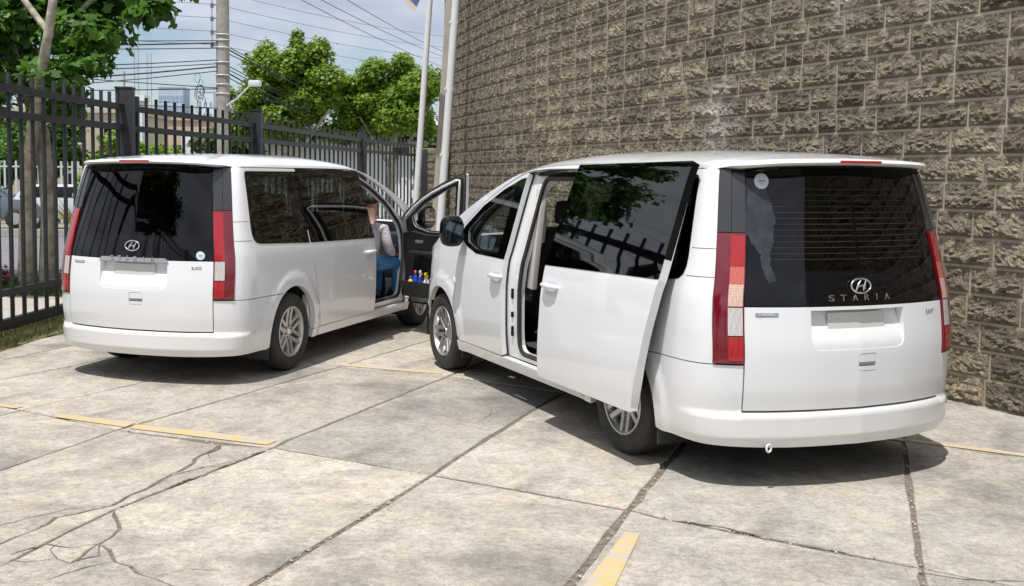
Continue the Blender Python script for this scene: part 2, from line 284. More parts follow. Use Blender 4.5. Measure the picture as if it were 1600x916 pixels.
def panel(name, m, parent, S, outer, holes=(), off=0., depth=.02, h=.04, flip=False, mirror=False, thick_in=None, loc=None):
    """sheet over the polygon `outer` (u,v) minus `holes`, laid on the surface S, edges turned inwards by depth"""
    if mirror: outer = [(-p[0], p[1]) for p in outer]; holes = [[(-p[0], p[1]) for p in q] for q in holes]
    outer = densify(outer, h); holes = [densify(q, h) for q in holes]
    V = [Vector(p) for p in outer]; E = [(i, (i+1) % len(outer)) for i in range(len(outer))]
    for q in holes:
        b = len(V); V += [Vector(p) for p in q]; E += [(b+i, b+(i+1) % len(q)) for i in range(len(q))]
    A = np.array(outer); u0, v0 = A.min(0); u1, v1 = A.max(0)
    gu = np.arange(u0+h*.5, u1, h); gv = np.arange(v0+h*.5, v1, h)
    if len(gu) and len(gv):
        G = np.array([(a, b) for a in gu for b in gv]); k = inpoly(G, outer) & (edgedist(G, outer) > h*.45)
        for q in holes: k &= ~inpoly(G, q) & (edgedist(G, q) > h*.45)
        V += [Vector(p) for p in G[k]]
    vs, es, fs, *_ = delaunay_2d_cdt(V, E, [], 0, 1e-6)
    P = np.array([tuple(v) for v in vs]); T = np.array([f for f in fs]); C = P[T].mean(1); k = inpoly(C, outer)
    for q in holes: k &= ~inpoly(C, q)
    T = T[k]
    offf = off if callable(off) else (lambda a, b: off)
    def nrm(u, v):
        e = .004; a = Vector(S(u+e, v))-Vector(S(u-e, v)); b = Vector(S(u, v+e))-Vector(S(u, v-e)); n = b.cross(a)
        if flip: n.negate()
        return n.normalized() if n.length > 1e-9 else Vector((0, 0, 1))
    NR = [nrm(*p) for p in P]
    def full(u, v, n): return Vector(S(u, v))+n*offf(u, v)
    X = [full(p[0], p[1], n) for p, n in zip(P, NR)]
    if callable(off):
        NN = []
        for p, n in zip(P, NR):
            e = .006; a = full(p[0]+e, p[1], nrm(p[0]+e, p[1]))-full(p[0]-e, p[1], nrm(p[0]-e, p[1])); b = full(p[0], p[1]+e, nrm(p[0], p[1]+e))-full(p[0], p[1]-e, nrm(p[0], p[1]-e)); q = b.cross(a)
            if flip: q.negate()
            NN.append(q.normalized())
    else: NN = NR
    faces = []
    for t in T:
        a, b, c = (X[i] for i in t); n = (b-a).cross(c-a); t = tuple(int(i) for i in t)
        faces.append(t if n.dot(NR[t[0]]) > 0 else t[::-1])
    nv = len(X); normals = [tuple(n) for n in NN]; verts = list(X)
    cnt = {}
    for f in faces:
        for i in range(3):
            e = (f[i], f[(i+1) % 3]); cnt[e] = 1
    bd = [e for e in cnt if (e[1], e[0]) not in cnt]
    if depth:
        for a, b in bd:
            i = len(verts); pa, pb = X[a], X[b]; qa, qb = pa-NR[a]*depth, pb-NR[b]*depth
            verts += [pa, pb, qb, qa]; n = (qa-pa).cross(pb-pa)
            n = n.normalized() if n.length > 0 else Vector((0, 0, 1)); normals += [tuple(n)]*4; faces.append((i+1, i, i+3, i+2))
    me = bpy.data.meshes.new(name)
    if loc is not None: verts = [v-Vector(loc) for v in verts]
    me.from_pydata([tuple(v) for v in verts], [], faces); me.update()
    me.polygons.foreach_set('use_smooth', [True]*len(me.polygons)); me.normals_split_custom_set_from_vertices(normals)
    return link(name, me, m, parent, loc)
def lathe(prof, n=48, axis='y'):
    V = []; F = []
    for i in range(n):
        a = 2*math.pi*i/n
        for r, h in prof: V.append((r*math.cos(a), h, r*math.sin(a)))
    m = len(prof)
    for i in range(n):
        j = (i+1) % n
        for k in range(m-1): F.append((i*m+k, i*m+k+1, j*m+k+1, j*m+k))
    return V, F
# ================================================================ GROUND
def poly_sheet(name, pts, z, m, parent=None): return mesh(name, [(x, y, z) for x, y in pts], [tuple(range(len(pts)))], m, parent)
g = poly_sheet('ground', [(-700, -400), (700, -400), (700, 1500), (-700, 1500)], -.05, texmat('pale_dusty_ground', (.20, .19, .15), (.30, .28, .23), .4, .95, .2, 30)); g['kind'] = 'structure'
fc = poly_sheet('forecourt', [(-6.4, -8), (14, -8), (9, 14), (3.6, 24), (.2, 36.5), (-2.0, 30), (-3.5, 21), (-4.4, 15.6), (-5.0, 10.4)], -.009, DIRT); fc['kind'] = 'structure'
def ext(P):
    P = [tuple(p) for p in P]; s = .395; (x0, y0), (x1, y1) = P[0], P[-1]
    return [(x0-s*12, y0-12)]+P+[(x1+.42*30, y1+30)]
def shift(P, dx, dy=0): return [(x+dx, y+dy) for x, y in P]
r2 = [(2.193, 4.736), (2.62, 5.825), (3.264, 7.464)]; m3 = [(.596, 4.696), (1.052, 5.811), (1.531, 6.936)]
m2 = [(-.821, 4.661), (-.028, 6.474), (.188, 7.034), (.785, 8.425), (1.074, 9.045)]; j4 = [(-2.009, 4.874), (-1.75, 5.726), (-1.088, 7.087), (-1.019, 7.299), (.344, 10.272)]
m1 = [(-2.66, 6.484), (-2.267, 7.549), (-1.314, 9.413), (-.943, 10.134), (-.128, 11.814)]; la = [(-3.154, 8.229), (-2.763, 8.946), (-2.142, 10.139)]; l0 = [(-3.831, 9.378), (-3.456, 10.035)]
FL = [ext(p) for p in [shift(l0, -1.6), shift(l0, -.9), l0, la, m1, j4, m2, m3, r2, shift(r2, 1.5), shift(r2, 3)]]
g0 = [(-9, 11.6), (-3.344, 8.28), (-2.27, 7.55), (-1.09, 7.09), (-.03, 6.47), (1.052, 5.811), (1.19, 5.69), (2.28, 4.96), (9, .5)]
g1 = [(-9, 15.2), (-1.54, 10.6), (-.96, 10.17), (.095, 9.76), (3.04, 7.55), (3.87, 7.02), (11, 2.4)]
GL = [shift(g0, -1.35, -3.5), g0, g1, shift(g1, 1.5, 3.6), shift(g1, 3, 7.2), shift(g1, 4.5, 10.8), shift(g1, 6, 14.4)]
def isect(A, B):
    for i in range(len(A)-1):
        for j in range(len(B)-1):
            p, r = Vector(A[i]), Vector(A[i+1])-Vector(A[i]); q, s = Vector(B[j]), Vector(B[j+1])-Vector(B[j]); d = r.x*s.y-r.y*s.x
            if abs(d) < 1e-9: continue
            t = ((q-p).x*s.y-(q-p).y*s.x)/d; u = ((q-p).x*r.y-(q-p).y*r.x)/d
            if -1e-6 <= t <= 1+1e-6 and -1e-6 <= u <= 1+1e-6: return tuple(p+r*t), i, j
    return None
def between(L, pa, ia, pb, ib):
    if ia <= ib: return [pa]+list(L[ia+1:ib+1])+[pb]
    return [pa]+list(L[ib+1:ia+1])[::-1]+[pb]
def slab(poly, inset=.008, m=CONC, z=0.):
    pts = []; A = sum(poly[i-1][0]*poly[i][1]-poly[i][0]*poly[i-1][1] for i in range(len(poly)))
    if A < 0: poly = poly[::-1]
    d = densify(poly, .22); d2 = []
    corner = set((round(p[0], 5), round(p[1], 5)) for p in poly); n = len(d)
    for i, p in enumerate(d):
        a = Vector(d[i-1]); b = Vector(d[(i+1) % n]); t = (b-a).normalized(); nn = Vector((-t.y, t.x)); p = Vector(p)
        k = inset+random.uniform(-.003, .008)+(.01*random.random() if random.random() < .12 else 0)
        d2.append(p+nn*k)
    V = [(p.x, p.y, z) for p in [Vector(q) for q in d2]]; cx = sum(p.x for p in d2)/n; cy = sum(p.y for p in d2)/n
    top = [];
    for i, p in enumerate(d2):
        t = (d2[(i+1) % n]-d2[i-1]).normalized(); nn = Vector((-t.y, t.x)); q = p+nn*.005; top.append((q.x-cx, q.y-cy, z))
    side = [(p.x-cx, p.y-cy, z-.005) for p in d2]; low = [(p.x-cx, p.y-cy, z-.05) for p in d2]
    F = [tuple(range(n))]; 
    for i in range(n): j = (i+1) % n; F += [(i, n+i, n+j, j), (n+i, 2*n+i, 2*n+j, n+j)]
    return mesh('concrete_slab', top+side+low, F, m, fc, loc=(cx, cy, 0))
special = {(4, 0), (5, 0)}
for i in range(len(FL)-1):
    for j in range(len(GL)-1):
        if (i, j) in special: continue
        c = [isect(FL[a], GL[b]) for a, b in ((i, j), (i+1, j), (i+1, j+1), (i, j+1))]
        if any(x is None for x in c): continue
        A, B, C, D = c
        if min(x[0][1] for x in c) > 27 or A[0][1] < -2.5: continue
        # keep inside the fence line and the wall
        cx = sum(x[0][0] for x in c)/4; cy = sum(x[0][1] for x in c)/4
        if math.hypot(cx-61.226, cy-33.723) < 61.6: continue
        if cx < np.interp(cy, [0, 10.2, 15.5, 20.7, 29], [-6.4, -5.1, -4.5, -3.4, -1.9]): continue
        poly = between(GL[j], A[0], A[2], B[0], B[2])[:-1]+between(FL[i+1], B[0], B[1], C[0], C[1])[:-1]+between(GL[j+1], C[0], C[2], D[0], D[2])[:-1]+between(FL[i], D[0], D[1], A[0], A[1])[:-1]
        poly = [p for k, p in enumerate(poly) if (Vector(p)-Vector(poly[k-1])).length > .02]
        slab(poly, .018 if i in (6, 7) and j <= 1 else .009, CONCP if (i, j) in ((7, 0), (8, 0)) else CONCG if (i >= 7 or (i, j) == (5, 1)) else CONC, random.uniform(-.0015, .0015))
near = lambda a: (a[0]-.395*4.6, a[1]-4.6)
def jagline(P, a, seed):
    r_ = random.Random(seed); out = []
    for i in range(len(P)-1):
        p, q = Vector(P[i]), Vector(P[i+1]); n = max(1, int((q-p).length/.09)); d = (q-p).normalized(); nn = Vector((-d.y, d.x))
        for k in range(n): out.append(tuple(p+(q-p)*k/n+(nn*r_.uniform(-a, a) if k else Vector((0, 0)))))
    return out+[tuple(P[-1])]
ck1 = [(-1.451, 7.159), (-1.592, 6.421), (-1.773, 5.805), (-1.998, 5.598), (-2.131, 5.175), (-2.62, 4.1), (-3.9, 1.2)]
JK = jagline(ck1, .022, 2)
slab([(-2.267, 7.549)]+JK+[(-4.66, 1.4), (-2.66, 6.484)], .010)
i0 = min(range(len(JK)), key=lambda i: (Vector(JK[i])-Vector(ck1[1])).length)
slab(JK[:i0+1]+[(-1.2, 6.86), (-1.088, 7.087)], .009)
slab(JK[i0:]+[(-3.5, 1.2), (-2.009, 4.874), (-1.75, 5.726), (-1.2, 6.86)], .006)
ck2 = [(-1.75, 5.726), (-1.62, 5.42), (-1.65, 5.189), (-1.499, 4.946), (-1.268, 4.749), (-1.144, 4.653), (-.95, 4.2), (-1.4, 2.6)]
J2 = jagline(ck2, .022, 5)
slab([(-1.088, 7.087), (-.028, 6.474), (-.821, 4.661), (-2.1, 1.6)][::1]+J2[::-1], .010)
i2 = min(range(len(J2)), key=lambda i: (Vector(J2[i])-Vector(ck2[2])).length); CK3 = jagline([ck2[2], (-1.702, 4.924), (-1.79, 4.99), (-1.914, 4.935), (-1.985, 4.95)], .012, 8)
slab(J2[:i2+1]+CK3[1:], .008)
slab(CK3[::-1]+J2[i2+1:]+[(-3.4, 1.45)], .004)
ys = [[(-3.6, 8.44), (-3.196, 8.274), (-3.242, 8.2), (-3.6, 8.36)], [(-2.839, 8.019), (-2.194, 7.771), (-2.225, 7.62), (-2.85, 7.93)], [(-2.169, 7.701), (-1.512, 7.464), (-1.092, 7.261), (-1.14, 7.15), (-2.19, 7.59)],
 [(-.916, 10.31), (.049, 9.896), (.03, 9.81), (-.924, 10.2)], [(3.079, 7.607), (3.301, 7.465), (3.26, 7.42), (3.06, 7.545)], [(3.318, 7.484), (4.2, 6.93), (4.15, 6.86), (3.29, 7.41)], [(.965, 5.425), (1.045, 5.418), (.80, 4.701), (-.1, 2.5), (-.25, 2.5), (.66, 4.698)]]
for k, p in enumerate(ys):
    o = poly_sheet('painted_line', p, .0045, FADED if k in (3, 4, 5, 7) else YELLOW); o['kind'] = 'structure'
def crack(P, w, seed):
    r_ = random.Random(seed); Q = [Vector(p) for p in jagline(P, .02, seed)]; Q2 = []
    for i in range(len(Q)-1): Q2 += [Q[i], Q[i].lerp(Q[i+1], .5)+Vector((r_.uniform(-.007, .007), r_.uniform(-.007, .007)))]
    Q2.append(Q[-1]); n = len(Q2); V = []
    for i, p in enumerate(Q2):
        d = (Q2[min(i+1, n-1)]-Q2[max(i-1, 0)]).normalized(); nn = Vector((-d.y, d.x)); ww = w*(.35+.65*math.sin(math.pi*(i+.6)/(n+.2)))*r_.uniform(.5, 1.3)
        a, b_ = p+nn*ww, p-nn*ww*r_.uniform(.5, 1); V += [(a.x, a.y, .0035), (b_.x, b_.y, .0035)]
    o = mesh('crack', V, [(2*i, 2*i+1, 2*i+3, 2*i+2) for i in range(n-1)], DIRT, fc); o['kind'] = 'structure'
for k, (P_, w_) in enumerate([([(-1.65, 5.19), (-1.76, 5.12), (-1.914, 5.181), (-2.02, 5.02)], .005), ([(-1.65, 5.19), (-1.60, 5.02), (-1.70, 4.93)], .006), ([(-1.79, 4.99), (-1.86, 5.10), (-1.84, 5.22)], .004), ([(-1.592, 6.421), (-1.45, 6.60), (-1.32, 6.62), (-1.17, 6.92)], .004),
    ([(-1.50, 4.95), (-1.62, 4.86), (-1.74, 4.70)], .004), ([(-1.773, 5.805), (-2.0, 5.72), (-2.3, 5.35), (-2.7, 4.9)], .004), ([(-1.451, 7.159), (-1.50, 6.95), (-1.44, 6.8)], .003), ([(-1.27, 4.75), (-1.15, 4.86), (-.98, 4.84)], .003), ([(-1.09, 7.09), (-1.22, 6.82), (-1.36, 6.52), (-1.52, 6.22), (-1.62, 5.98)], .012), ([(.30, 7.9), (.42, 8.2), (.40, 8.45)], .003), ([(1.25, 5.66), (1.5, 5.52), (1.7, 5.34), (2.0, 5.17)], .006), ([(2.24, 4.9), (2.4, 4.82), (2.7, 4.80)], .005)]): crack(P_, w_, 40+k)
# verge between slabs and fence
# ================================================================ BLOCK WALL
WC = Vector((61.2261, 33.7231)); WR = 62.1407; CH = .22427; BL = .49
wall = thing('block_wall', 'tall curved wall of rough brown split face blocks with pale mortar on the right', 'wall', (WC.x-WR*math.cos(.4), WC.y-WR*math.sin(.4), 0))
wall_loc = Vector(wall.location)
def wpt(s, z, d=0):  # s = arc length measured from angle -180deg, clockwise seen on plan
    a = math.pi+s/WR; return Vector((WC.x+(WR+d)*math.cos(a), WC.y+(WR+d)*math.sin(a), z))
def s_of(ang): return (R(ang)+2*math.pi-math.pi if ang < 0 else R(ang)-math.pi)*WR
S0, S1 = s_of(-169.5), s_of(-130)   # far end ... near end (right of frame)
NC = 30
def rough(nx, nz, L, H, seed, amp=.021):
    rg = np.random.RandomState(seed); xs = np.linspace(-L/2, L/2, nx+1); zs = np.linspace(-H/2, H/2, nz+1)
    D = np.zeros((nx+1, nz+1)); ph = rg.rand(24, 5)
    for p in ph:
        k = 6+p[0]*42; a = p[1]*6.28; D += (1-abs(np.sin((xs[:, None]*math.cos(a)+zs[None, :]*2.3*math.sin(a))*k+p[2]*6.28)))**1.6*(.9-.6*p[0])*.16*(1 if p[3] < .6 else -1)
    D += rg.randn(nx+1, nz+1)*.10
    zz = .5-zs[None, :]/H; low = np.clip((zz-.25)/.45, 0, 1); low = low*low*(3-2*low)
    D = (D-D.mean())/max(D.std(), 1e-6)*(.16+.40*low)+.28+.75*low
    V = []; F = []
    for i, x in enumerate(xs):
        for j, z in enumerate(zs):
            e = min(1, (min(i, nx-i)/nx*6)) if min(i, nx-i) else 0; f = min(1, (min(j, nz-j)/nz*7)) if min(j, nz-j) else 0
            V.append((x, -(.002+amp*max(0, D[i, j])*min(e, f)**.5), z))
    nn = nz+1
    for i in range(nx):
        for j in range(nz): F.append((i*nn+j, (i+1)*nn+j, (i+1)*nn+j+1, i*nn+j+1))
    b = len(V)
    ring = [i*nn for i in range(nx+1)]+[nx*nn+j for j in range(1, nn)]+[i*nn+nz for i in range(nx-1, -1, -1)]+[j for j in range(nz-1, 0, -1)]
    for r in ring: V.append((V[r][0], .03, V[r][2]))
    for k in range(len(ring)): k2 = (k+1) % len(ring); F.append((ring[k], b+k, b+k2, ring[k2]))
    return V, F
def blockmesh(L, seed, nx=24, nz=11):
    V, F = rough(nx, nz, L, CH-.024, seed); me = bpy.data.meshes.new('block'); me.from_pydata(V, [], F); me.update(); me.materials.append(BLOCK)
    return me
FULL = [blockmesh(BL-.017, 10+k) for k in range(26)]; HALF = [blockmesh(BL/2-.013, 50+k, 12, 11) for k in range(4)]; SHORT = [blockmesh(BL*.72-.013, 70+k, 18, 11) for k in range(4)]
campos = Vector((0, 0, 1.815))
cand = []
rb = random.Random(5)
for c in range(NC):
    s = S0 + (0 if c % 2 else -BL/2)+rb.uniform(-.03, .03); z = (c+.5)*CH
    while s < S1:
        r = rb.random(); L, ms = (BL, FULL) if r < .80 else ((BL/2, HALF) if r < .88 else (BL*.72, SHORT))
        sc = s+L/2; p = wpt(sc, z); v = p-campos; depth = v.dot(cf); u = 685+1693*v.x/depth; vv = 401.6-1693*(v.dot(cu))/depth
        vis = -20 < u < 1640 and vv > -25; nrm_ = (p-Vector((WC.x, WC.y, z))).normalized(); size = L*CH*abs(nrm_.dot(v.normalized()))/v.length**2
        hidden = (720 < u < 1460 and vv > 330)
        cand.append((size*(1 if vis else 0)*(0.2 if hidden else 1), sc, z, L, rb.choice(ms), rb.random() < .5, s)); s += L
cand.sort(key=lambda a: -a[0])
rest = MB(); lowres = {L: rough(8 if L == BL else 4, 4, L-.017, CH-.024, 99+int(L*100)) for L in (BL, BL/2, BL*.72)}
midres = {L: [rough(14 if L == BL else 7, 7, L-.017, CH-.024, 199+k+int(L*100)) for k in range(6)] for L in (BL, BL/2, BL*.72)}
for k, (sz, sc, z, L, me, fl, s) in enumerate(cand):
    a = math.pi+sc/WR; M = Matrix.Translation(wpt(sc, z)) @ Matrix.Rotation(a+math.pi/2, 4, 'Z')
    if fl: M = M @ Matrix.Diagonal((-1, 1, 1, 1)) if False else M
    if k < 298 and sz > 0:
        o = bpy.data.objects.new('block', me); COL.objects.link(o); o.parent = wall; o.matrix_world = M; o.location = wpt(sc, z)-wall_loc; o.rotation_euler = (0, 0, a+math.pi/2); o.scale = (-1 if fl else 1, 1, 1)
    elif sc > S0-1:
        V, F = (midres[L][k % 6] if sz > 0 else lowres[L]); rest.add([M @ Vector(v)-wall_loc for v in V], F)
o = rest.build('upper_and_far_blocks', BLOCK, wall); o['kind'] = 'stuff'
mb = MB(); n = 110
for i in range(n):
    a0 = S0-.3+(S1-S0+.4)*i/n; a1 = S0-.3+(S1-S0+.4)*(i+1)/n
    q = [wpt(a0, -.05, .0015), wpt(a1, -.05, .0015), wpt(a1, NC*CH, .0015), wpt(a0, NC*CH, .0015), wpt(a0, -.05, -.25), wpt(a1, -.05, -.25), wpt(a1, NC*CH, -.25), wpt(a0, NC*CH, -.25)]
    mb.add([p-wall_loc for p in q], [(0, 1, 2, 3), (5, 4, 7, 6), (3, 2, 6, 7), (4, 5, 1, 0)])
mb.build('mortar_bed', MORTAR, wall)
# ================================================================ VAN SURFACES
def pch(xs, ys):
    xs = np.array(xs, float); ys = np.array(ys, float); h = np.diff(xs); d = np.diff(ys)/h; m = np.zeros(len(xs)); m[0], m[-1] = d[0], d[-1]
    for i in range(1, len(xs)-1):
        if d[i-1]*d[i] > 0: w1 = 2*h[i]+h[i-1]; w2 = h[i]+2*h[i-1]; m[i] = (w1+w2)/(w1/d[i-1]+w2/d[i])
    def f(x):
        x = min(max(x, xs[0]), xs[-1]); i = min(int(np.searchsorted(xs, x, 'right'))-1, len(h)-1); i = max(i, 0); t = (x-xs[i])/h[i]
        return ((1+2*t)*(1-t)**2)*ys[i]+t*(1-t)**2*h[i]*m[i]+t*t*(3-2*t)*ys[i+1]+t*t*(t-1)*h[i]*m[i+1]
    return f
TT = [0, .3, .55, .735, .84, .94, 1.04, 1.12, 1.22, 1.35]
t_x = pch(TT, [0, .022, .068, .125, .165, .218, .285, .345, .43, .55]); t_y = pch(TT, [0, .303, .558, .745, .835, .912, .965, .985, .997, 1.0])
T2 = [5.2, 5.5, 5.72, 5.90, 6.08, 6.34, 6.75]
n_x = pch(T2, [4.4, 4.69, 4.89, 5.04, 5.14, 5.21, 5.25]); n_y = pch(T2, [1, .968, .90, .80, .66, .42, 0])
xr = pch([.2, .45, .6, .77, 1.0, 1.18, 1.5, 1.85, 2.0], [.0, -.005, -.02, -.024, -.005, .018, .08, .17, .22])
wz = pch([.2, .35, .6, .9, 1.1, 1.22, 1.5, 1.75, 1.87, 1.93], [.93, .965, .985, .988, .978, .955, .905, .858, .828, .79])
nf = pch([.2, .5, .8, 1.0, 1.3], [.06, 0, .05, .22, .6])
def sst(a, b, x): t = min(max((x-a)/(b-a), 0), 1); return t*t*(3-2*t)
zt = pch([0, .1, .5, 1.2, 2.0, 2.6, 3.0, 3.4, 3.8, 4.2, 4.6, 4.9, 5.1, 5.25], [1.90, 1.93, 1.975, 2.005, 2.010, 1.985, 1.925, 1.81, 1.665, 1.475, 1.25, 1.09, .96, .84])
zcd = pch([0, .5, 2.0, 3.0, 3.6, 4.3, 5.25], [.07, .095, .11, .10, .10, .075, .04])
def zc(x): return zt(x)-zcd(x)
def XS(t, z):
    a = abs(t); s = 1 if t >= 0 else -1
    if a <= 1.35:
        k = 1-sst(.85, 1.35, a); x = t_x(a)+xr(z)*k; yf = t_y(a)
    elif a < 5.2: x = a-.8; yf = 1
    else: x = n_x(a)-nf(z)*sst(5.2, 6.75, a); yf = n_y(a)
    y = wz(z)*yf
    # wheel arch lips
    r = min(math.hypot(x-1.088, z-.36), math.hypot(x-4.362, z-.36)) if a > 1.1 else 9
    if r < .62: y += .016*(1-sst(.50, .58, r))
    return (x, s*y, z)
def X_(x): return x+.8
_yc = {}
def rear_y(x, z0):
    key = round(x, 3)
    if key not in _yc:
        lo, hi = 0., 1.35
        for _ in range(30):
            m_ = (lo+hi)/2
            if XS(m_, z0)[0] < x: lo = m_
            else: hi = m_
        _yc[key] = XS(lo, z0)[1]
    return _yc[key]
def ROOF(x, q):
    z0 = zc(x); yc = wz(z0) if x > .7 else rear_y(x, z0)
    if x > 4.4:
        yc = wz(z0)*np.interp(x, [4.4, 4.69, 4.89, 5.04, 5.14, 5.21, 5.25], [1, .968, .9, .8, .66, .42, .3])
    return (x, q*yc, z0+(zt(x)-z0)*(1-abs(q)**2.6)**.8)
ARC_R = .428
def arc(cx, a0, a1, n=18, r=ARC_R): return [(X_(cx+r*math.cos(R(a0+(a1-a0)*k/n))), .36+r*math.sin(R(a0+(a1-a0)*k/n))) for k in range(n+1)]
belt = lambda x: float(np.interp(x, [.4, 1.45, 2.95, 3.55, 3.78, 4.0], [1.215, 1.165, 1.135, 1.15, 1.195, 1.25]))
ztop = lambda x: float(np.interp(x, [.3, 2.5, 2.8, 2.9, 3.2, 3.57, 3.9, 4.05], [1.868, 1.868, 1.85, 1.832, 1.735, 1.59, 1.40, 1.27]))
# outlines (x,z) of the left side
rear_edge = [(1.398, 1.865), (1.402, 1.80), (1.43, 1.35), (1.458, 1.16), (1.50, .98), (1.555, .80), (1.61, .58), (1.665, .37)]
dz = .006
OUT_QUARTER = [(.935, .742), (.935, 1.0), (.935, 1.3), (.935, 1.60), (.935, 1.862), (1.1, 1.868), (X_(.5), 1.868)]+[(X_(x-dz), z) for x, z in rear_edge]+[(X_(1.66), .335), (X_(1.50), .335)]+arc(1.088, -3.4, 119.5)+[(X_(.87), .742)]
WIN_QUARTER = roundpoly([(X_(.435), 1.26, .10), (X_(.47), 1.80, .05), (X_(1.34), 1.81, .05), (X_(1.39), 1.22, .05)], .05)
GL_QUARTER = roundpoly([(X_(.385), 1.212, .14), (X_(.41), 1.838, .06), (X_(1.392), 1.84, .01), (X_(1.425), 1.35, .0), (X_(1.447), 1.166, .01)], .02)
OUT_SLIDE = roundpoly([(X_(x+dz+(.014 if z > 1.2 else 0)), min(z, 1.85), 0) for x, z in rear_edge[:4]]+[(X_(x+dz), z, 0) for x, z in rear_edge[3:]]+[(X_(1.672), .338, .01), (X_(2.972), .338, .03), (X_(2.972), .45, 0), (X_(2.97), .9, 0), (X_(2.95), 1.135, 0), (X_(2.80), 1.80, .0), (X_(2.785), 1.842, .02), (X_(2.5), 1.858, 0)], 0)
WIN_SLIDE = roundpoly([(X_(1.60), 1.225), (X_(1.56), 1.80), (X_(2.70), 1.80), (X_(2.85), 1.20)], .06)
GL_SLIDE = roundpoly([(X_(1.466), 1.166, .01), (X_(1.400), 1.868, .01), (X_(2.79), 1.852, .01), (X_(2.952), 1.135, .01)], .01)
OUT_FRONT = roundpoly([(X_(2.984), .345, .03), (X_(2.984), .45, 0), (X_(2.982), .9, 0), (X_(2.962), 1.135, 0), (X_(2.812), 1.80, 0), (X_(2.80), 1.845, .02), (X_(2.9), 1.825, 0), (X_(3.2), 1.73, 0), (X_(3.57), 1.585, 0), (X_(3.9), 1.395, 0), (X_(4.06), 1.26, .02), (X_(4.03), 1.05, 0), (X_(3.98), .85, 0)]+[(p[0]-.055, p[1], 0) for p in arc(4.362, 140, 176, 6)]+[(X_(3.885), .345, .03)], 0)
WIN_FRONT = roundpoly([(X_(3.11), 1.178, .03), (X_(2.985), 1.725, .04), (X_(3.2), 1.65, .05), (X_(3.57), 1.495, .05), (X_(3.82), 1.345, .03), (X_(3.78), 1.235, .03), (X_(3.55), 1.182, .03)], .03)
GL_FRONT = roundpoly([(X_(2.966), 1.14, .01), (X_(2.815), 1.805, .01), (X_(2.9), 1.795, 0), (X_(3.2), 1.705, 0), (X_(3.57), 1.558, 0), (X_(3.9), 1.365, 0), (X_(3.98), 1.28, .02), (X_(3.88), 1.235, .02), (X_(3.76), 1.192, .02), (X_(3.55), 1.148, 0)], .01)
OUT_FENDER = [(X_(4.038), .90), (X_(4.072), 1.24)]+[(X_(x), zc(x)-.002) for x in (4.2, 4.35)]+[(t, z) for t, z in ((5.25, zc(4.45)-.003), (5.4, 1.17), (5.6, 1.03), (5.75, .95))]+[(5.75, .62), (X_(4.8), .62)]+[p for p in arc(4.362, 37, 176, 16)]+[(X_(3.90), .345), (X_(3.895), .39)]+[(p[0]-.045, p[1]) for p in arc(4.362, 176, 140, 6)]+[(X_(3.99), .85)]
OUT_RAIL = [(X_(x), zc(x)) for x in np.linspace(.14, 4.12, 28)][::-1]+[(X_(x), ztop(x)+.008) for x in np.linspace(.14, 4.06, 28)]
OUT_SILL = [(X_(1.50), .25), (X_(3.95), .25), (X_(3.95), .338), (X_(3.88), .338), (X_(1.66), .330), (X_(1.50), .330)]
bump_side = [(.746, .455), (.746, .736), (X_(.87), .736)]+arc(1.088, 119.9, 192, 10)+[(X_(.62), .262), (1.1, .262), (.5, .25)]
OUT_BUMP = bump_side+[(-p[0], p[1]) for p in bump_side[::-1]]
def ledge(t, z):
    a = abs(t); f = 1-sst(.65, 1.3, a); return f*(.042*(1-sst(.425, .462, z)) + .006*0)-.03*(1-sst(.25, .31, z))*f
TGL = [(-.738, .468), (.738, .468), (.738, 1.072), (-.738, 1.068)]
RECESS = [(-.335, 1.064), (.335, 1.064), (.335, .86), (.27, .815), (-.27, .815), (-.335, .86)]
RECESS = roundpoly([(-.345, 1.05, .0), (.345, 1.05, .0), (.345, .815, .07), (-.345, .815, .07)], .0, 5)
HANDLE = roundpoly([(-.115, .685), (.02, .685), (.02, .79), (-.115, .79)], .018)
TGG = [(-.738, 1.072), (.738, 1.076), (.738, 1.87), (-.738, 1.87)]
TGW = roundpoly([(-.64, 1.28), (.64, 1.28), (.62, 1.82), (-.62, 1.82)], .06)
def pair(fn):
    for mir in (False, True): fn(mir)
def text_mesh(name, s, size, m, parent, y, z, w=None, ext=.004, off=.004, space=1.0, x=None):
    c = bpy.data.curves.new(name, 'FONT'); c.body = s; c.size = size; c.extrude = ext; c.align_x = 'CENTER'; c.align_y = 'CENTER'; c.space_character = space; c.bevel_depth = .0006
    o = bpy.data.objects.new(name, c); COL.objects.link(o); bpy.context.view_layer.update()
    me = bpy.data.meshes.new_from_object(o.evaluated_get(bpy.context.evaluated_depsgraph_get())); bpy.data.objects.remove(o)
    ws = max(v.co.x for v in me.vertices)-min(v.co.x for v in me.vertices); k = (w/ws) if w else 1
    p = Vector(XS(y, z)); p2 = Vector(XS(y, z+.05)); up = (p2-p).normalized(); X = (Vector(XS(y-.05, z))-p).normalized(); Z = X.cross(up).normalized(); up = Z.cross(X)
    M = Matrix(((X.x*k, up.x, Z.x, p.x+Z.x*off), (X.y*k, up.y, Z.y, p.y+Z.y*off), (X.z*k, up.z, Z.z, p.z+Z.z*off), (0, 0, 0, 1)))
    me.transform(M); me.materials.clear(); return link(name, me, m, parent)
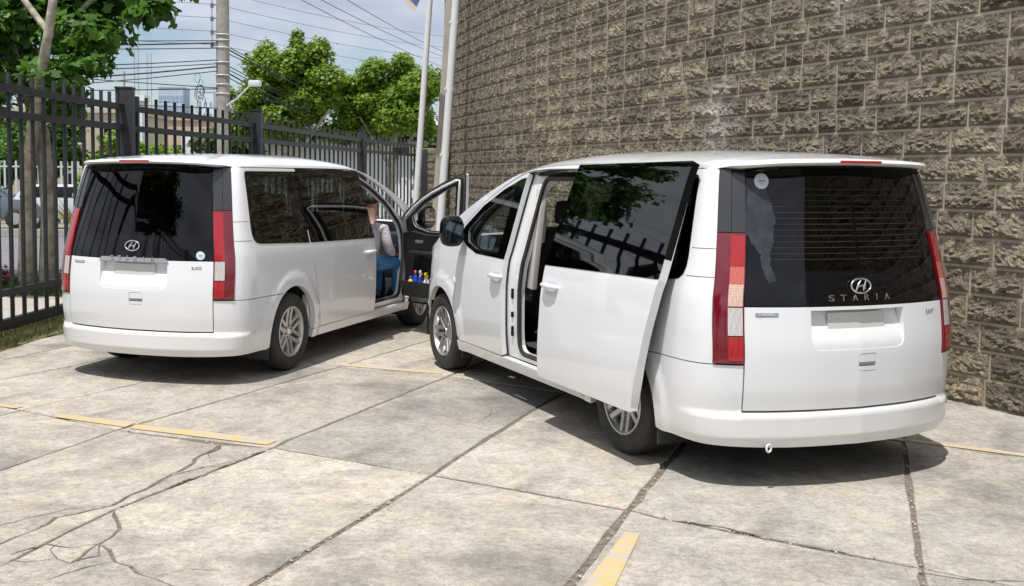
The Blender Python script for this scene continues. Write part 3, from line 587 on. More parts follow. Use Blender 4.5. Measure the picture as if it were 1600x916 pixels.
def wheel_protos():
    out = {}
    V, F = lathe([(.232, -.095), (.262, -.108), (.30, -.112), (.335, -.106), (.352, -.09), (.358, -.06), (.359, -.058), (.352, -.052), (.352, -.048), (.360, -.044), (.361, -.004), (.353, -.002), (.353, .002), (.361, .004), (.360, .044), (.352, .048), (.352, .052), (.359, .058), (.358, .06), (.352, .09), (.335, .106), (.30, .112), (.262, .108), (.232, .095), (.22, .0), (.232, -.095)], 64)
    me = bpy.data.meshes.new('tyre'); me.from_pydata(V, [], F); me.update(); me.polygons.foreach_set('use_smooth', [True]*len(me.polygons)); me.materials.append(RUBBER); me.set_sharp_from_angle(angle=R(50)); out['tyre'] = me
    b = MB(); V, F = lathe([(.236, -.100), (.232, -.106), (.222, -.104), (.214, -.092), (.206, -.05), (.200, .09)], 64); b.add(V, F)
    # six pairs of parallel spokes, outer face towards -y
    for k in range(6):
        a = 2*math.pi*k/6+.26
        for s in (-1, 1):
            for (r0, r1, w0, w1, y0, y1) in ((.045, .13, .037, .034, -.066, -.078), (.13, .214, .034, .031, -.078, -.094)):
                c, sn = math.cos(a), math.sin(a)
                def pt(r, w, y): return (c*r-sn*(s*.034+w), y, sn*r+c*(s*.034+w))
                q = [pt(r0, -w0/2, y0), pt(r0, w0/2, y0), pt(r1, w1/2, y1), pt(r1, -w1/2, y1), pt(r0, -w0/2-.004, y0+.03), pt(r0, w0/2+.004, y0+.03), pt(r1, w1/2+.004, y1+.03), pt(r1, -w1/2-.004, y1+.03)]
                b.add(q, [(0, 1, 2, 3), (1, 0, 4, 5), (2, 1, 5, 6), (3, 2, 6, 7), (0, 3, 7, 4), (4, 7, 6, 5)])
    V, F = lathe([(.001, -.074), (.030, -.074), (.034, -.066), (.075, -.064), (.082, -.05), (.082, -.02)], 36); b.add(V, F)
    me = bpy.data.meshes.new('rim'); me.from_pydata(b.V, [], b.F); me.update(); me.materials.append(ALLOY); me.polygons.foreach_set('use_smooth', [True]*len(me.polygons)); me.set_sharp_from_angle(angle=R(30)); out['rim'] = me
    V, F = lathe([(.001, -.02), (.15, -.02), (.198, .0), (.2, .09), (.001, .09)], 40); me = bpy.data.meshes.new('brake_disc'); me.from_pydata(V, [], F); me.update(); me.materials.append(ALLOYD); out['brake_disc'] = me
    V, F = lathe([(.001, -.078), (.022, -.078), (.027, -.072)], 24); me = bpy.data.meshes.new('hub_cap'); me.from_pydata(V, [], F); me.update(); me.materials.append(CHROME); out['hub_cap'] = me
    b = MB()
    for k in range(6):
        a = 2*math.pi*k/6; V, F = lathe([(.001, -.070), (.010, -.070), (.011, -.062)], 10); b.add([(v[0]+.055*math.cos(a), v[1], v[2]+.055*math.sin(a)) for v in V], F)
    me = bpy.data.meshes.new('wheel_nuts'); me.from_pydata(b.V, [], b.F); me.update(); me.materials.append(ALLOYD); out['wheel_nuts'] = me
    return out
WP = wheel_protos()
def add_wheel(van, x, side, rot, steer=0):
    w = bpy.data.objects.new('wheel', WP['tyre']); COL.objects.link(w); w.parent = van; w.location = (x, side*.862, .36); w.rotation_euler = (0, rot, (math.pi if side > 0 else 0)+steer)
    for k in ('rim', 'brake_disc', 'hub_cap', 'wheel_nuts'):
        o = bpy.data.objects.new(k, WP[k]); COL.objects.link(o); o.parent = w
def seat(van, x, y, w=.5, name='seat', h=1.0, tilt=12):
    b = MB(); b.box((x, y, .70), (.50, w, .16)); s = b.build(name, FABRIC, van, bevel=.05)
    b = MB(); M = Matrix.Translation((x-.24, y, .74)) @ Matrix.Rotation(R(-tilt), 4, 'Y'); b.box((0, 0, .33), (.13, w, .70), M); b.build('seat_back', FABRIC, s, bevel=.055)
    b = MB(); b.box((-.0, 0, .80), (.11, .27, .20), M); b.build('headrest', FABRIC, s, bevel=.05)
    b = MB(); b.box((x, y, .48), (.42, w*.8, .28)); b.build('seat_base', TRIMB, s, bevel=.02)
def handle_bar(parent, x, z, mir, name='door_handle'):
    s = -1 if mir else 1; y = XS(X_(x), z)[1]*s
    b = MB(); y0 = y
    pts = [(x-.10, y0-.005*s, z+.01), (x-.09, y0+.026*s, z+.012), (x-.03, y0+.036*s, z+.012), (x+.04, y0+.036*s, z+.012), (x+.095, y0+.026*s, z+.012), (x+.105, y0-.005*s, z+.01)]
    b.tube(pts, [.014, .019, .021, .021, .019, .014], 8); o = b.build(name, WHITE, parent, smooth=True)
    return o
def build_van(name, label, loc, rz, right_front_open=0., left_slide_open=False, badge='2.2D', silver_bar=False, sticker=None, peel=False, zone=RED):
    van = thing(name, label, 'van', loc, rz, 'white passenger vans parked in the yard')
    P = lambda nm, m, outer, **k: panel(nm, m, k.pop('parent', van), XS, outer, **k)
    # --- shell
    pair(lambda m: P('quarter_panel', WHITE, OUT_QUARTER, holes=[WIN_QUARTER], mirror=m, depth=.05))
    pair(lambda m: P('roof_rail', WHITE, OUT_RAIL, mirror=m, depth=.02))
    pair(lambda m: P('fender', WHITE, OUT_FENDER, mirror=m, depth=.05))
    pair(lambda m: P('sill', WHITE, OUT_SILL, mirror=m, depth=.05))
    P('bumper', WHITE, OUT_BUMP, off=ledge, depth=.06, h=.03)
    for z0, x1 in ((1.237, .385), (1.402, .365)):
        pair(lambda m: P('panel_seam', DARKBODY, [(.936, z0), (X_(x1), z0), (X_(x1), z0+.0035), (.936, z0+.0035)], mirror=m, off=.0008, depth=0))
    nose = [(5.755, .62), (5.755, .95), (6.1, .90), (6.4, .88), (6.75, .87)]; full = nose+[(-p[0], p[1]) for p in nose[::-1]][1:]
    # front faces: t past 6.75 is the centre line, build each half
    pair(lambda m: P('nose_panel', WHITE, [(5.755, .62), (5.755, .945), (6.1, .90), (6.4, .88), (6.745, .87), (6.745, .62)], mirror=m))
    pair(lambda m: P('front_bumper', WHITE, [(X_(4.795), .615), (6.745, .615), (6.745, .26), (X_(4.80), .26)]+arc(4.362, -8, 36, 6), mirror=m))
    pair(lambda m: P('headlight', CLEARL, [(5.62, .47), (5.95, .47), (5.95, .60), (5.62, .60)], mirror=m, off=.004))
    RP = lambda nm, mm, outer, **k: panel(nm, mm, van, ROOF, outer, flip=True, **k)
    RP('roof', WHITE, [(.24, -1), (3.02, -1), (3.02, 1), (.24, 1)], h=.06, depth=.0)
    RP('windscreen_header', GBLACK, [(3.02, -.96), (3.14, -.955), (3.14, .955), (3.02, .96)], h=.06, depth=.0, off=-.002)
    RP('windscreen', TG_CLEAR, [(3.14, -.94), (4.52, -.93), (4.52, .93), (3.14, .94)], h=.08, depth=.0, off=-.002)
    for s in (-1, 1): RP('windscreen_pillar', WHITE, [(3.02, s*1.0), (4.55, s*1.0), (4.55, s*.93), (3.02, s*.93)][::s], h=.06, depth=.01)
    RP('bonnet', WHITE, [(4.56, -.995), (5.20, -.995), (5.20, .995), (4.56, .995)], h=.05, depth=.02)
    RP('headlining', LINING, [(.3, -.9), (3.0, -.9), (3.0, .9), (.3, .9)], off=-.05, h=.12, depth=0)
    # --- tailgate
    tg = P('tailgate', WHITE, TGL, holes=[RECESS, HANDLE], depth=.05, h=.03)
    def rec(u, v): return -.052*sst(.83, 1.05, v)-.004
    P('plate_recess', WHITE, [(-.352, 1.056), (.352, 1.056), (.352, .808), (-.352, .808)], off=rec, depth=0, parent=tg, h=.02)
    P('number_plate', mat('blurred_plate', (.60, .60, .60), .5), roundpoly([(-.215, .90), (.215, .90), (.215, 1.035), (-.215, 1.035)], .02), off=-.030, depth=.006, parent=tg)
    P('handle_recess', mat('recess_grey', (.42, .42, .43), .5), [(-.12, .68), (.025, .68), (.025, .795), (-.12, .795)], off=-.022, depth=0, parent=tg)
    P('tailgate_handle', WHITE, roundpoly([(-.112, .738), (.017, .738), (.017, .788), (-.112, .788)], .012), off=-.002, depth=.012, parent=tg)
    P('tailgate_handle_lip', WHITE, roundpoly([(-.112, .688), (.017, .688), (.017, .712), (-.112, .712)], .01), off=.001, depth=.015, parent=tg)
    if silver_bar: P('garnish_bar', mat('satin_silver', (.50, .50, .52), .35, .6), roundpoly([(-.36, 1.052), (.36, 1.052), (.33, 1.088), (-.33, 1.088)], .01), off=.012, depth=.02, parent=tg)
    gz = P('tailgate_glass', GBLACK, TGG, holes=[TGW], depth=.012, h=.04, parent=tg); P('rear_window', TG_REAR, TGW, depth=0, h=.05, off=-.0005, parent=tg)
    for k in range(13 if peel else 0):
        z0 = 1.345+k*.034; P('defroster_line', mat('defroster_grey', (.040, .038, .036), .6), [(-.60, z0), (.60, z0), (.60, z0+.0025), (-.60, z0+.0025)], off=.0012, depth=0, h=.1, parent=tg)
    ez = 1.19
    b = MB(); p0 = Vector(XS(0, ez)); up = (Vector(XS(0, ez+.03))-p0).normalized()
    E = lambda a, bb: p0+Vector((-.010, 0, 0))+Vector((0, -a, 0))+up*bb
    b.tube([E(.072*math.cos(t), .043*math.sin(t)) for t in np.linspace(0, 2*math.pi, 33)[:-1]], .0062, 8, closed=True)
    for s in (-1, 1): b.tube([E(s*.022-.012+.006*s, -.030), E(s*.024-.004, -.008), E(s*.024+.006, .010), E(s*.022+.020-.004*s, .032)], [.005, .008, .008, .005], 8)
    b.tube([E(-.020, -.007), E(0, -.001), E(.022, .006)], [.004, .006, .004], 8)
    b.build('emblem', CHROME, tg, smooth=True)
    # model letters in a wide spaced face
    lz = 1.078 if silver_bar else 1.118
    for k, ch in enumerate('STARIA'): text_mesh('lettering', ch, .052, CHROME, tg, .208-k*.0835, lz, w=(.040 if ch != 'I' else .007), off=.018 if silver_bar else .005, ext=.002)
    text_mesh('lettering', badge, .030, GREYB, tg, -.60, 1.012, w=.09, off=.002, ext=.001)
    P('badge_plate', GREYB, roundpoly([(.545, 1.018), (.675, 1.018), (.675, 1.04), (.545, 1.04)], .004), off=.003, depth=.004, parent=tg)
    text_mesh('badge_print', 'DIESEL', .018, mat('badge_print_grey', (.6, .6, .6), .5), tg, .61, 1.029, w=.10, off=.004, ext=.0005)
    if sticker:
        sy, sz, sr = sticker; P('round_sticker', mat('sticker_paper', (.62, .68, .74), .5), [(sy+sr*math.cos(a), sz+sr*math.sin(a)) for a in np.linspace(0, 6.283, 29)[:-1]], off=.002, depth=0, h=.02, parent=tg)
        P('sticker_print', mat('sticker_print_blue', (.22, .40, .48), .5), [(sy-sr*.55, sz-sr*.12), (sy+sr*.4, sz-sr*.12), (sy+sr*.4, sz+sr*.12), (sy-sr*.55, sz+sr*.12)], off=.003, depth=0, h=.03, parent=tg)
        P('sticker_print', MATS['sticker_print_blue'], [(sy-sr*.35, sz-sr*.42), (sy+sr*.2, sz-sr*.42), (sy+sr*.2, sz-sr*.30), (sy-sr*.35, sz-sr*.30)], off=.003, depth=0, h=.03, parent=tg)
    if peel:
        fm = texmat('hazy_window_film', (.014, .015, .022), (.042, .046, .06), 9, .35, .1, 40)
        rp = random.Random(3)
        def jag(pts, a=.012): return [(x+rp.uniform(-a, a), y+rp.uniform(-a, a)) for x, y in densify(pts, .035)]
        P('peeling_film', fm, jag([(.735, 1.80), (.60, 1.81), (.60, 1.72), (.56, 1.60), (.575, 1.45), (.60, 1.35), (.56, 1.22), (.60, 1.20), (.64, 1.30), (.655, 1.38), (.70, 1.42), (.74, 1.50)], .010), off=.0015, depth=0, h=.05, parent=tg)
    # --- lamps and pillar trims
    def lamp(m):
        L = P('tail_light', DRED, [(.745, .748), (.931, .748), (.931, 1.1), (.931, 1.495), (.745, 1.495), (.745, 1.1)], mirror=m, off=.010, depth=.03, h=.03)
        for nm, mt, z0, z1 in (('red_lens', RED, .765, .903), ('white_lens', CLEARL, .909, 1.068), ('red_lens', zone, 1.076, 1.20), ('red_lens', GLARE_ORANGE if zone is GLARE_PEACH else RED, 1.20, 1.30), ('red_lens', RED, 1.30, 1.482)):
            P(nm, mt, [(.752, z0), (.842, z0), (.842, z1), (.752, z1)], mirror=m, off=.0125, depth=0, h=.03, parent=L)
        P('lamp_divider', GBLACK, [(.752, .9035), (.842, .9035), (.842, .9085), (.752, .9085)], mirror=m, off=.0130, depth=0, parent=L)
        P('pillar_trim', PILLAR, [(.745, 1.50), (.838, 1.50), (.838, 1.866), (.745, 1.866)], mirror=m, off=.004, depth=.02)
        P('pillar_trim', PILLAR, [(.842, 1.50), (.931, 1.50), (.931, 1.862), (.842, 1.866)], mirror=m, off=.010, depth=.02)
    pair(lamp)
    # --- spoiler
    ny = 30; V = []; F = []; SXL = pch([0, .3, .5, .62, .70, .775], [.052, .062, .10, .165, .27, .40]); SZL = pch([0, .5, .70, .775], [1.928, 1.918, 1.900, 1.872])
    for i in range(ny+1):
        y = -.775+1.55*i/ny; ay = abs(y); xl = SXL(ay); zl = SZL(ay); th_ = 1-sst(.66, .775, ay)
        def rz_(x):
            q = min(1, ay/abs(ROOF(x, 1)[1])); return ROOF(x, q)[2]
        zr = rz_(.52)+.002; L_ = .52-xl
        prof = [(.52, zr), (xl+L_*.55, zr*.6+zl*.4+.006*th_), (xl+L_*.25, zl*.85+zr*.15+.006*th_), (xl+.012, zl+.004), (xl, zl-.012*th_), (xl+.012, zl-.020*th_-.003), (xl+L_*.35, zl-.034*th_-.006), (xl+L_*.75, zl-.055*th_-.02)]
        V += [(x, y, z) for x, z in prof]
    m_ = 8
    for i in range(ny):
        for k in range(m_-1): F.append((i*m_+k, (i+1)*m_+k, (i+1)*m_+k+1, i*m_+k+1))
    F += [tuple(range(m_)), tuple(ny*m_+k for k in range(m_))[::-1]]
    sp = mesh('spoiler', V, F, WHITE, van, True); sp.data.set_sharp_from_angle(angle=R(60))
    bm = bmesh.new(); bm.from_mesh(sp.data); bmesh.ops.recalc_face_normals(bm, faces=bm.faces); bm.to_mesh(sp.data); bm.free()
    b = MB(); b.box((.047, 0, 1.917), (.012, .30, .016)); b.build('high_stop_lamp', mat('stop_lamp_red', (.55, .02, .02), .2, coat=1.), sp, bevel=.003)
    V = []; F = []
    for i in range(ny+1):
        y = -.735+1.47*i/ny; ay = abs(y); xl = SXL(ay); zl = SZL(ay)
        V += [(xl+.05, y, zl-.046*(1-sst(.66, .775, ay))), (max(.34, xl+.04), y, zl-.065), (.25+.10*(ay/.735)**3, y, zl-.13)]
    for i in range(ny):
        for k in range(2): F.append((i*3+k, i*3+k+1, (i+1)*3+k+1, (i+1)*3+k))
    mesh('spoiler_underside', V, F, GBLACK, sp, True)
    # --- glazing
    pair(lambda m: P('quarter_window', TG_DARK, GL_QUARTER, mirror=m, off=.003, depth=.004, h=.05))
    pair(lambda m: P('window_frit', GBLACK, GL_QUARTER, holes=[WIN_QUARTER], mirror=m, off=.0022, depth=.003, h=.05))
    # --- doors
    for m in (False, True):
        s = -1 if m else 1; opened = left_slide_open and not m
        sl = P('sliding_door', WHITE, OUT_SLIDE, holes=[WIN_SLIDE], mirror=m, depth=.055)
        if opened: sl.scale = (1, 1, 1.02); sl.location = (-.985, .125+.07, -.035); sl.rotation_euler = (R(3.4), 0, 0)
        P('door_window', TG_DARK, GL_SLIDE, mirror=m, off=.003, depth=.004, parent=sl, h=.05); P('window_frit', GBLACK, GL_SLIDE, holes=[WIN_SLIDE], mirror=m, off=.0022, depth=.05, parent=sl, h=.05)
        P('window_divider', GBLACK, [(X_(2.28), 1.2), (X_(2.33), 1.2), (X_(2.25), 1.81), (X_(2.20), 1.81)], mirror=m, off=-.01, depth=.01, parent=sl)
        inn = [(X_(1.74), .40), (X_(2.93), .40), (X_(2.90), 1.12), (X_(2.75), 1.80), (X_(1.46), 1.80), (X_(1.50), 1.15), (X_(1.60), .80)]
        P('door_trim', TRIMG, inn, holes=[WIN_SLIDE], mirror=m, off=-.056, depth=0, parent=sl, h=.08)
        cup = roundpoly([(X_(2.72), .93), (X_(2.89), .93), (X_(2.89), 1.03), (X_(2.72), 1.03)], .025)
        handle_bar(sl, 2.805, .985, m)
        P('handle_cup', mat('cup_shade', (.62, .62, .63), .4), cup, mirror=m, off=.0012, depth=0, parent=sl, h=.03)
        # front door
        th = right_front_open if m else 0.; hinge = Vector((3.96, s*.955, 0))
        kw = dict(loc=hinge)
        fd = P('front_door', WHITE, OUT_FRONT, holes=[WIN_FRONT], mirror=m, depth=.045, loc=hinge)
        fd.location = hinge; fd.rotation_euler = (0, 0, R(th)*(1 if m else -1))
        Q = lambda nm, mt, outer, **k: panel(nm, mt, fd, XS, outer, mirror=m, **k)
        subs = [Q('door_window', TG_MID, GL_FRONT, off=.003, depth=.004, h=.05) if not th else None,
                Q('window_frame', GBLACK, GL_FRONT, holes=[WIN_FRONT], off=.0022, depth=.003, h=.05)]
        subs.append(handle_bar(fd, 3.08, .985, m)); 
        subs.append(Q('handle_cup', MATS['cup_shade'], roundpoly([(X_(2.995), .93), (X_(3.165), .93), (X_(3.165), 1.03), (X_(2.995), 1.03)], .025), off=.0012, depth=0, h=.03))
        inn = roundpoly([(X_(3.02), .42, .05), (X_(3.86), .42, .05), (X_(3.94), .85, 0), (X_(3.98), 1.16, .03), (X_(3.8), 1.19, 0), (X_(3.55), 1.155, 0), (X_(3.02), 1.16, .02)], .03)
        subs.append(Q('door_trim', TRIMG, inn, off=-.095, depth=-.05, h=.06))
        fr = [(X_(3.0), 1.15), (X_(2.845), 1.80), (X_(2.9), 1.80), (X_(3.2), 1.70), (X_(3.57), 1.53), (X_(3.93), 1.30), (X_(3.93), 1.16), (X_(3.55), 1.13)]
        subs.append(Q('inner_frame', TRIMG, fr, holes=[WIN_FRONT], off=-.047, depth=0, h=.05))
        if th: wl = MB(); wl.tube([Vector(XS(*(p if not m else (-p[0], p[1]))))-Vector((0, s*.052, 0)) for p in [(X_(a), b_) for a, b_ in ((3.06, 1.16), (3.03, 1.30), (2.93, 1.68), (2.905, 1.765), (2.96, 1.765), (3.2, 1.69), (3.4, 1.62), (3.57, 1.545), (3.75, 1.45), (3.9, 1.345))]], .016, 8); subs.append(wl.build('frame_moulding', WHITE, fd, smooth=True))
        wl = MB(); wl.tube([Vector(XS(*(p if not m else (-p[0], p[1]))))-Vector((0, s*.048, 0)) for p in densify(OUT_FRONT, .08)], .008, 6, closed=True); subs.append(wl.build('door_seal', RUBBER, fd, smooth=True))
        wl = MB(); wl.tube([Vector(XS(*(p if not m else (-p[0], p[1]))))-Vector((0, s*.03, 0)) for p in densify(WIN_FRONT, .06)], .010, 6, closed=True); subs.append(wl.build('window_seal', RUBBER, fd, smooth=True))
        # armrest, pull, pocket on inner side
        b = MB(); b.box((3.45, s*.835, .93), (.62, .07, .05)); subs.append(b.build('armrest', TRIMB, fd, bevel=.02))
        b = MB(); b.box((3.62, s*.84, 1.06), (.13, .025, .035)); subs.append(b.build('inner_handle', ALLOY, fd, bevel=.008))
        b = MB(); b.box((3.46, s*.775, .52), (.76, .012, .17)).box((3.46, s*.82, .44), (.76, .10, .015)).box((3.08, s*.82, .52), (.012, .10, .17)).box((3.84, s*.82, .52), (.012, .10, .17)); subs.append(b.build('door_pocket', TRIMB, fd, bevel=.004))
        # mirror
        mc = Vector((3.80, s*1.10, 1.33))
        b = MB(); V = []; nu, nv = 20, 14
        for i in range(nv+1):
            for j in range(nu):
                a = 2*math.pi*j/nu; ph = math.pi*i/nv; ex = lambda q, e: math.copysign(abs(q)**e, q)
                cx_ = ex(math.cos(ph), .55); rr_ = ex(math.sin(ph), .55); V.append((mc.x+.068*cx_, mc.y+.105*rr_*ex(math.cos(a), .62), mc.z+.138*rr_*ex(math.sin(a), .7)))
        b.add(V, [(i*nu+j, i*nu+(j+1) % nu, (i+1)*nu+(j+1) % nu, (i+1)*nu+j) for i in range(nv) for j in range(nu)]); mo = b.build('mirror_housing', GBLACK, fd, smooth=True); subs.append(mo)
        b = MB(); b.box((3.86, s*.97, 1.27), (.07, .10, .05)); subs.append(b.build('mirror_arm', GBLACK, fd, bevel=.012))
        rr = roundpoly([(mc.y-.082, mc.z-.105), (mc.y+.082, mc.z-.105), (mc.y+.082, mc.z+.105), (mc.y-.082, mc.z+.105)], .06)
        subs.append(mesh('mirror_glass', [(mc.x-.070, y, z) for y, z in rr], [tuple(range(len(rr)))[::-1]], MIRROR, fd))
        for o in subs:
            if o is not None and o.location.length < 1e-6: o.data.transform(Matrix.Translation(-hinge))
        # body side frame behind the doors
        fo = [(X_(1.45), .34), (X_(1.40), 1.17), (X_(1.38), 1.865), (X_(2.5), 1.865), (X_(2.85), 1.84), (X_(3.2), 1.72), (X_(3.57), 1.55), (X_(3.9), 1.35), (X_(4.05), 1.20), (X_(3.98), .85), (X_(3.90), .60), (X_(3.89), .34)]
        h1 = roundpoly([(X_(1.72), .40, .08), (X_(1.62), .9, 0), (X_(1.52), 1.2, 0), (X_(1.47), 1.80, .08), (X_(2.60), 1.80, .08), (X_(2.73), 1.14, 0), (X_(2.76), .9, 0), (X_(2.76), .40, .10)], .05)
        h2 = roundpoly([(X_(3.03), .42, .08), (X_(3.03), .9, 0), (X_(3.01), 1.14, 0), (X_(2.86), 1.77, .06), (X_(3.2), 1.66, .1), (X_(3.57), 1.48, .1), (X_(3.86), 1.24, .08), (X_(3.87), .9, 0), (X_(3.78), .42, .08)], .05)
        P('body_frame', WHITE, fo, holes=[h1, h2], mirror=m, off=-.058, depth=.05, h=.05)
        for hh in (h1, h2):
            wl = MB(); wl.tube([Vector(XS(*(p if not m else (-p[0], p[1]))))-Vector((0, s*.060, 0)) for p in densify(hh, .06)], .019, 6, closed=True); wl.build('opening_seal', RUBBER, van, smooth=True)
        P('door_track', GBLACK, [(X_(1.50), 1.835), (X_(2.70), 1.83), (X_(2.68), 1.862), (X_(1.50), 1.864)], mirror=m, off=-.035, depth=.02)
        for z0, rz_ in ((.87, .042), (.70, .024), (.565, .042)):
            b = MB(); y = XS(X_(2.87), z0)[1]-.052; b.box((2.87, s*y, z0), (.032, .02, rz_*2)); b.build('latch', GBLACK, van, bevel=.012)
        # inner lining of the sides
        P('side_lining', TRIMG, [(1.05, .5), (X_(.6), .5), (X_(.6), .9), (X_(1.45), .9), (X_(1.38), 1.85), (1.0, 1.85)], holes=[WIN_QUARTER], mirror=m, off=-.06, depth=0, h=.1)
    # --- inside and underneath
    b = MB(); b.box((2.2, 0, .34), (2.9, 1.72, .05)).box((4.0, 0, .34), (.50, 1.5, .05)).box((.55, 0, .42), (.8, 1.6, .05)); b.build('floor', TRIMB, van)
    b = MB(); b.box((2.63, 0, .27), (4.6, 1.1, .08)).box((2.6, 0, .285), (2.1, 1.74, .05)).box((.45, 0, .33), (.5, 1.2, .10)).box((4.75, 0, .30), (.7, 1.35, .12)); b.build('underbody', DARKBODY, van)
    for x in (1.088, 4.362):
        for s in (-1, 1):
            n = 20; V = [(x+.46*math.cos(R(-12+204*i/n)), s*y, .36+.46*math.sin(R(-12+204*i/n))) for i in range(n+1) for y in (.95, .56)]
            mesh('wheel_well', V, [(2*i, 2*i+1, 2*i+3, 2*i+2) for i in range(n)]+[tuple(2*i+1 for i in range(n+1))], DARKBODY, van)
    for s in (-1, 1):
        b = MB(); b.box((.655, s*.85, .30), (.02, .22, .28)); b.build('mud_flap', TRIMB, van, bevel=.008)
        b = MB(); b.box((3.93, s*.85, .28), (.02, .18, .20)); b.build('mud_flap', TRIMB, van, bevel=.008)
    if peel: MB().tube([(.04, .60+.016*math.cos(a), .255+.022*math.sin(a)) for a in np.linspace(0, 6.283, 21)[:-1]], .0065, 8, closed=True).build('tow_eye', GALV, van, smooth=True)
    b = MB(); b.box((4.33, 0, 1.02), (.55, 1.62, .22)).box((4.10, 0, .80), (.28, 1.60, .40)); b.build('dashboard', TRIMB, van, bevel=.06)
    b = MB(); b.box((4.05, .02, 1.14), (.03, .30, .16)); b.build('screen', GBLACK, van, bevel=.008)
    V = []; st = MB(); c0 = Vector((3.86, .42, 1.02)); ax = Matrix.Rotation(R(-62), 3, 'Y')
    st.tube([c0+ax @ Vector((.185*math.cos(t), .185*math.sin(t), 0)) for t in np.linspace(0, 6.283, 29)[:-1]], .014, 8, closed=True)
    for t in (0, 2.2, 4.1): st.tube([c0, c0+ax @ Vector((.18*math.cos(t), .18*math.sin(t), 0))], .014, 6)
    st.tube([c0, c0+Vector((.25, 0, -.13))], .03, 8); st.build('steering_wheel', TRIMB, van, smooth=True)
    seat(van, 3.28, .42, .50, 'front_seat'); seat(van, 3.28, -.46, .50, 'front_seat')
    for x in (2.42, 1.38): seat(van, x+.12, .47, .52, 'passenger_seat', tilt=9); seat(van, x, -.28, .85, 'passenger_seat', tilt=14)
    for s in (1, -1):
        add_wheel(van, 1.088, s, .5*s+.2); add_wheel(van, 4.362, s, 1.1*s+.1)
    for s in (-1, 1):
        b = MB(); b.tube([(2.70, s*.80, 1.60), (2.69, s*.76, 1.58), (2.69, s*.75, 1.45), (2.70, s*.76, 1.30), (2.72, s*.80, 1.28)], [.016, .02, .02, .02, .016], 8); b.build('grab_handle', mat('pale_plastic', (.62, .61, .58), .45), van, smooth=True)
    for s in (-1, 1):
        b = MB(); b.bar((2.74, s*.83, .92), (2.66, s*.79, 1.72), .05, .10, up=(1, 0, 0)); b.build('inner_pillar_trim', MATS['pale_plastic'], van, bevel=.01)
    b = MB(); b.box((2.55, .80, .47), (.50, .12, .02)).box((2.45, .70, .56), (.7, .14, .02)); b.build('step_plate', ALLOYD, van, bevel=.006)
    return van
vanA = build_van('passenger_van', 'white passenger van by the fence, right front door open with a person seated inside', (-2.6416, 9.2951, 0), R(69.536), right_front_open=62., badge='2.2D', silver_bar=True, sticker=(-.63, 1.118, .036))
vanB = build_van('passenger_van', 'nearer white passenger van beside the block wall with its left sliding door open', (2.5001, 6.364, 0), R(110.964), left_slide_open=True, badge='3.5LT', sticker=(.640, 1.80, .046), peel=True, zone=GLARE_PEACH)
# ================================================================ FENCE
fence = thing('picket_fence', 'tall dark steel picket fence with square posts running behind the left van', 'fence', (-4.47, 15.5, 0))
FLc = Vector((-4.47, 15.5, 0)); POSTS = [(-6.2, -3.0), (-5.75, 2.6), (-5.0, 10.2), (-4.47, 15.5), (-3.49, 20.7), (-2.08, 29.0), (-.60, 34.6)]; NP = [22, 24, 18, 15, 20, 15]
for i, (x, y) in enumerate(POSTS):
    b = MB(); w = .22 if i in (3, 4) else .17; h = 3.0
    b.box((0, 0, h/2), (w, w, h)).box((0, 0, h+.01), (w+.02, w+.02, .03)); 
    o = b.build('post', STEEL, fence, bevel=.006, loc=Vector((x, y, 0))-FLc)
b = MB(); b.box((0, 0, 1.46), (.09, .09, 2.92)); b.build('post', STEEL, fence, bevel=.004, loc=Vector((-4.42, 15.85, 0))-FLc)
pk = MB(); pk.box((0, 0, 1.49), (.039, .039, 2.86)); pko = None
for i in range(len(POSTS)-1):
    a = Vector((*POSTS[i], 0)); c = Vector((*POSTS[i+1], 0)); n = NP[i]; d = (c-a).normalized(); ang = math.atan2(d.y, d.x)
    for z, hh, ww in ((2.735, .085, .05), (2.45, .085, .05), (.47, .075, .05), (.115, .12, .06)):
        o = MB().bar(a-FLc+Vector((0, 0, z))+d*.1, c-FLc+Vector((0, 0, z))-d*.1, ww+.014, hh).build('rail', STEEL, fence)
    for k in range(1, n+1):
        p = a+(c-a)*k/(n+1)
        if pko is None: pko = pk.build('picket', STEEL, fence, bevel=.003); o = pko
        else: o = pko.copy(); COL.objects.link(o)
        o.parent = fence; o.location = p-FLc; o.rotation_euler = (0, 0, ang)
b = MB(); b.box((0, 0, 2.55), (.5, .12, .18)); b.build('lock_box', STEEL, fence, loc=Vector((-1.15, 32.4, 0))-FLc)
# end post beside the poles and a lower wall behind
b = MB(); b.box((0, 0, 1.3), (.2, .2, 2.6)); tag(b.build('end_post', STEEL, None, bevel=.01, loc=(-.46, 33.2, 0)), 'thick dark square post at the far end of the fence beside the white poles', 'post')
lw = thing('low_block_wall', 'lower stretch of rough block wall seen between the white poles', 'wall', (0, 34.5, 0)); V = MB(); n = 0
for c in range(12):
    x = -.42-(0 if c % 2 else .25)
    while x < 1.6:
        o = bpy.data.objects.new('block', FULL[n % 14]); COL.objects.link(o); o.parent = lw; o.location = (x, 0, (c+.5)*CH); n += 1; x += BL
MB().box((.5, .2, 1.34), (2.2, .36, 2.68)).build('mortar_bed', MORTAR, lw)
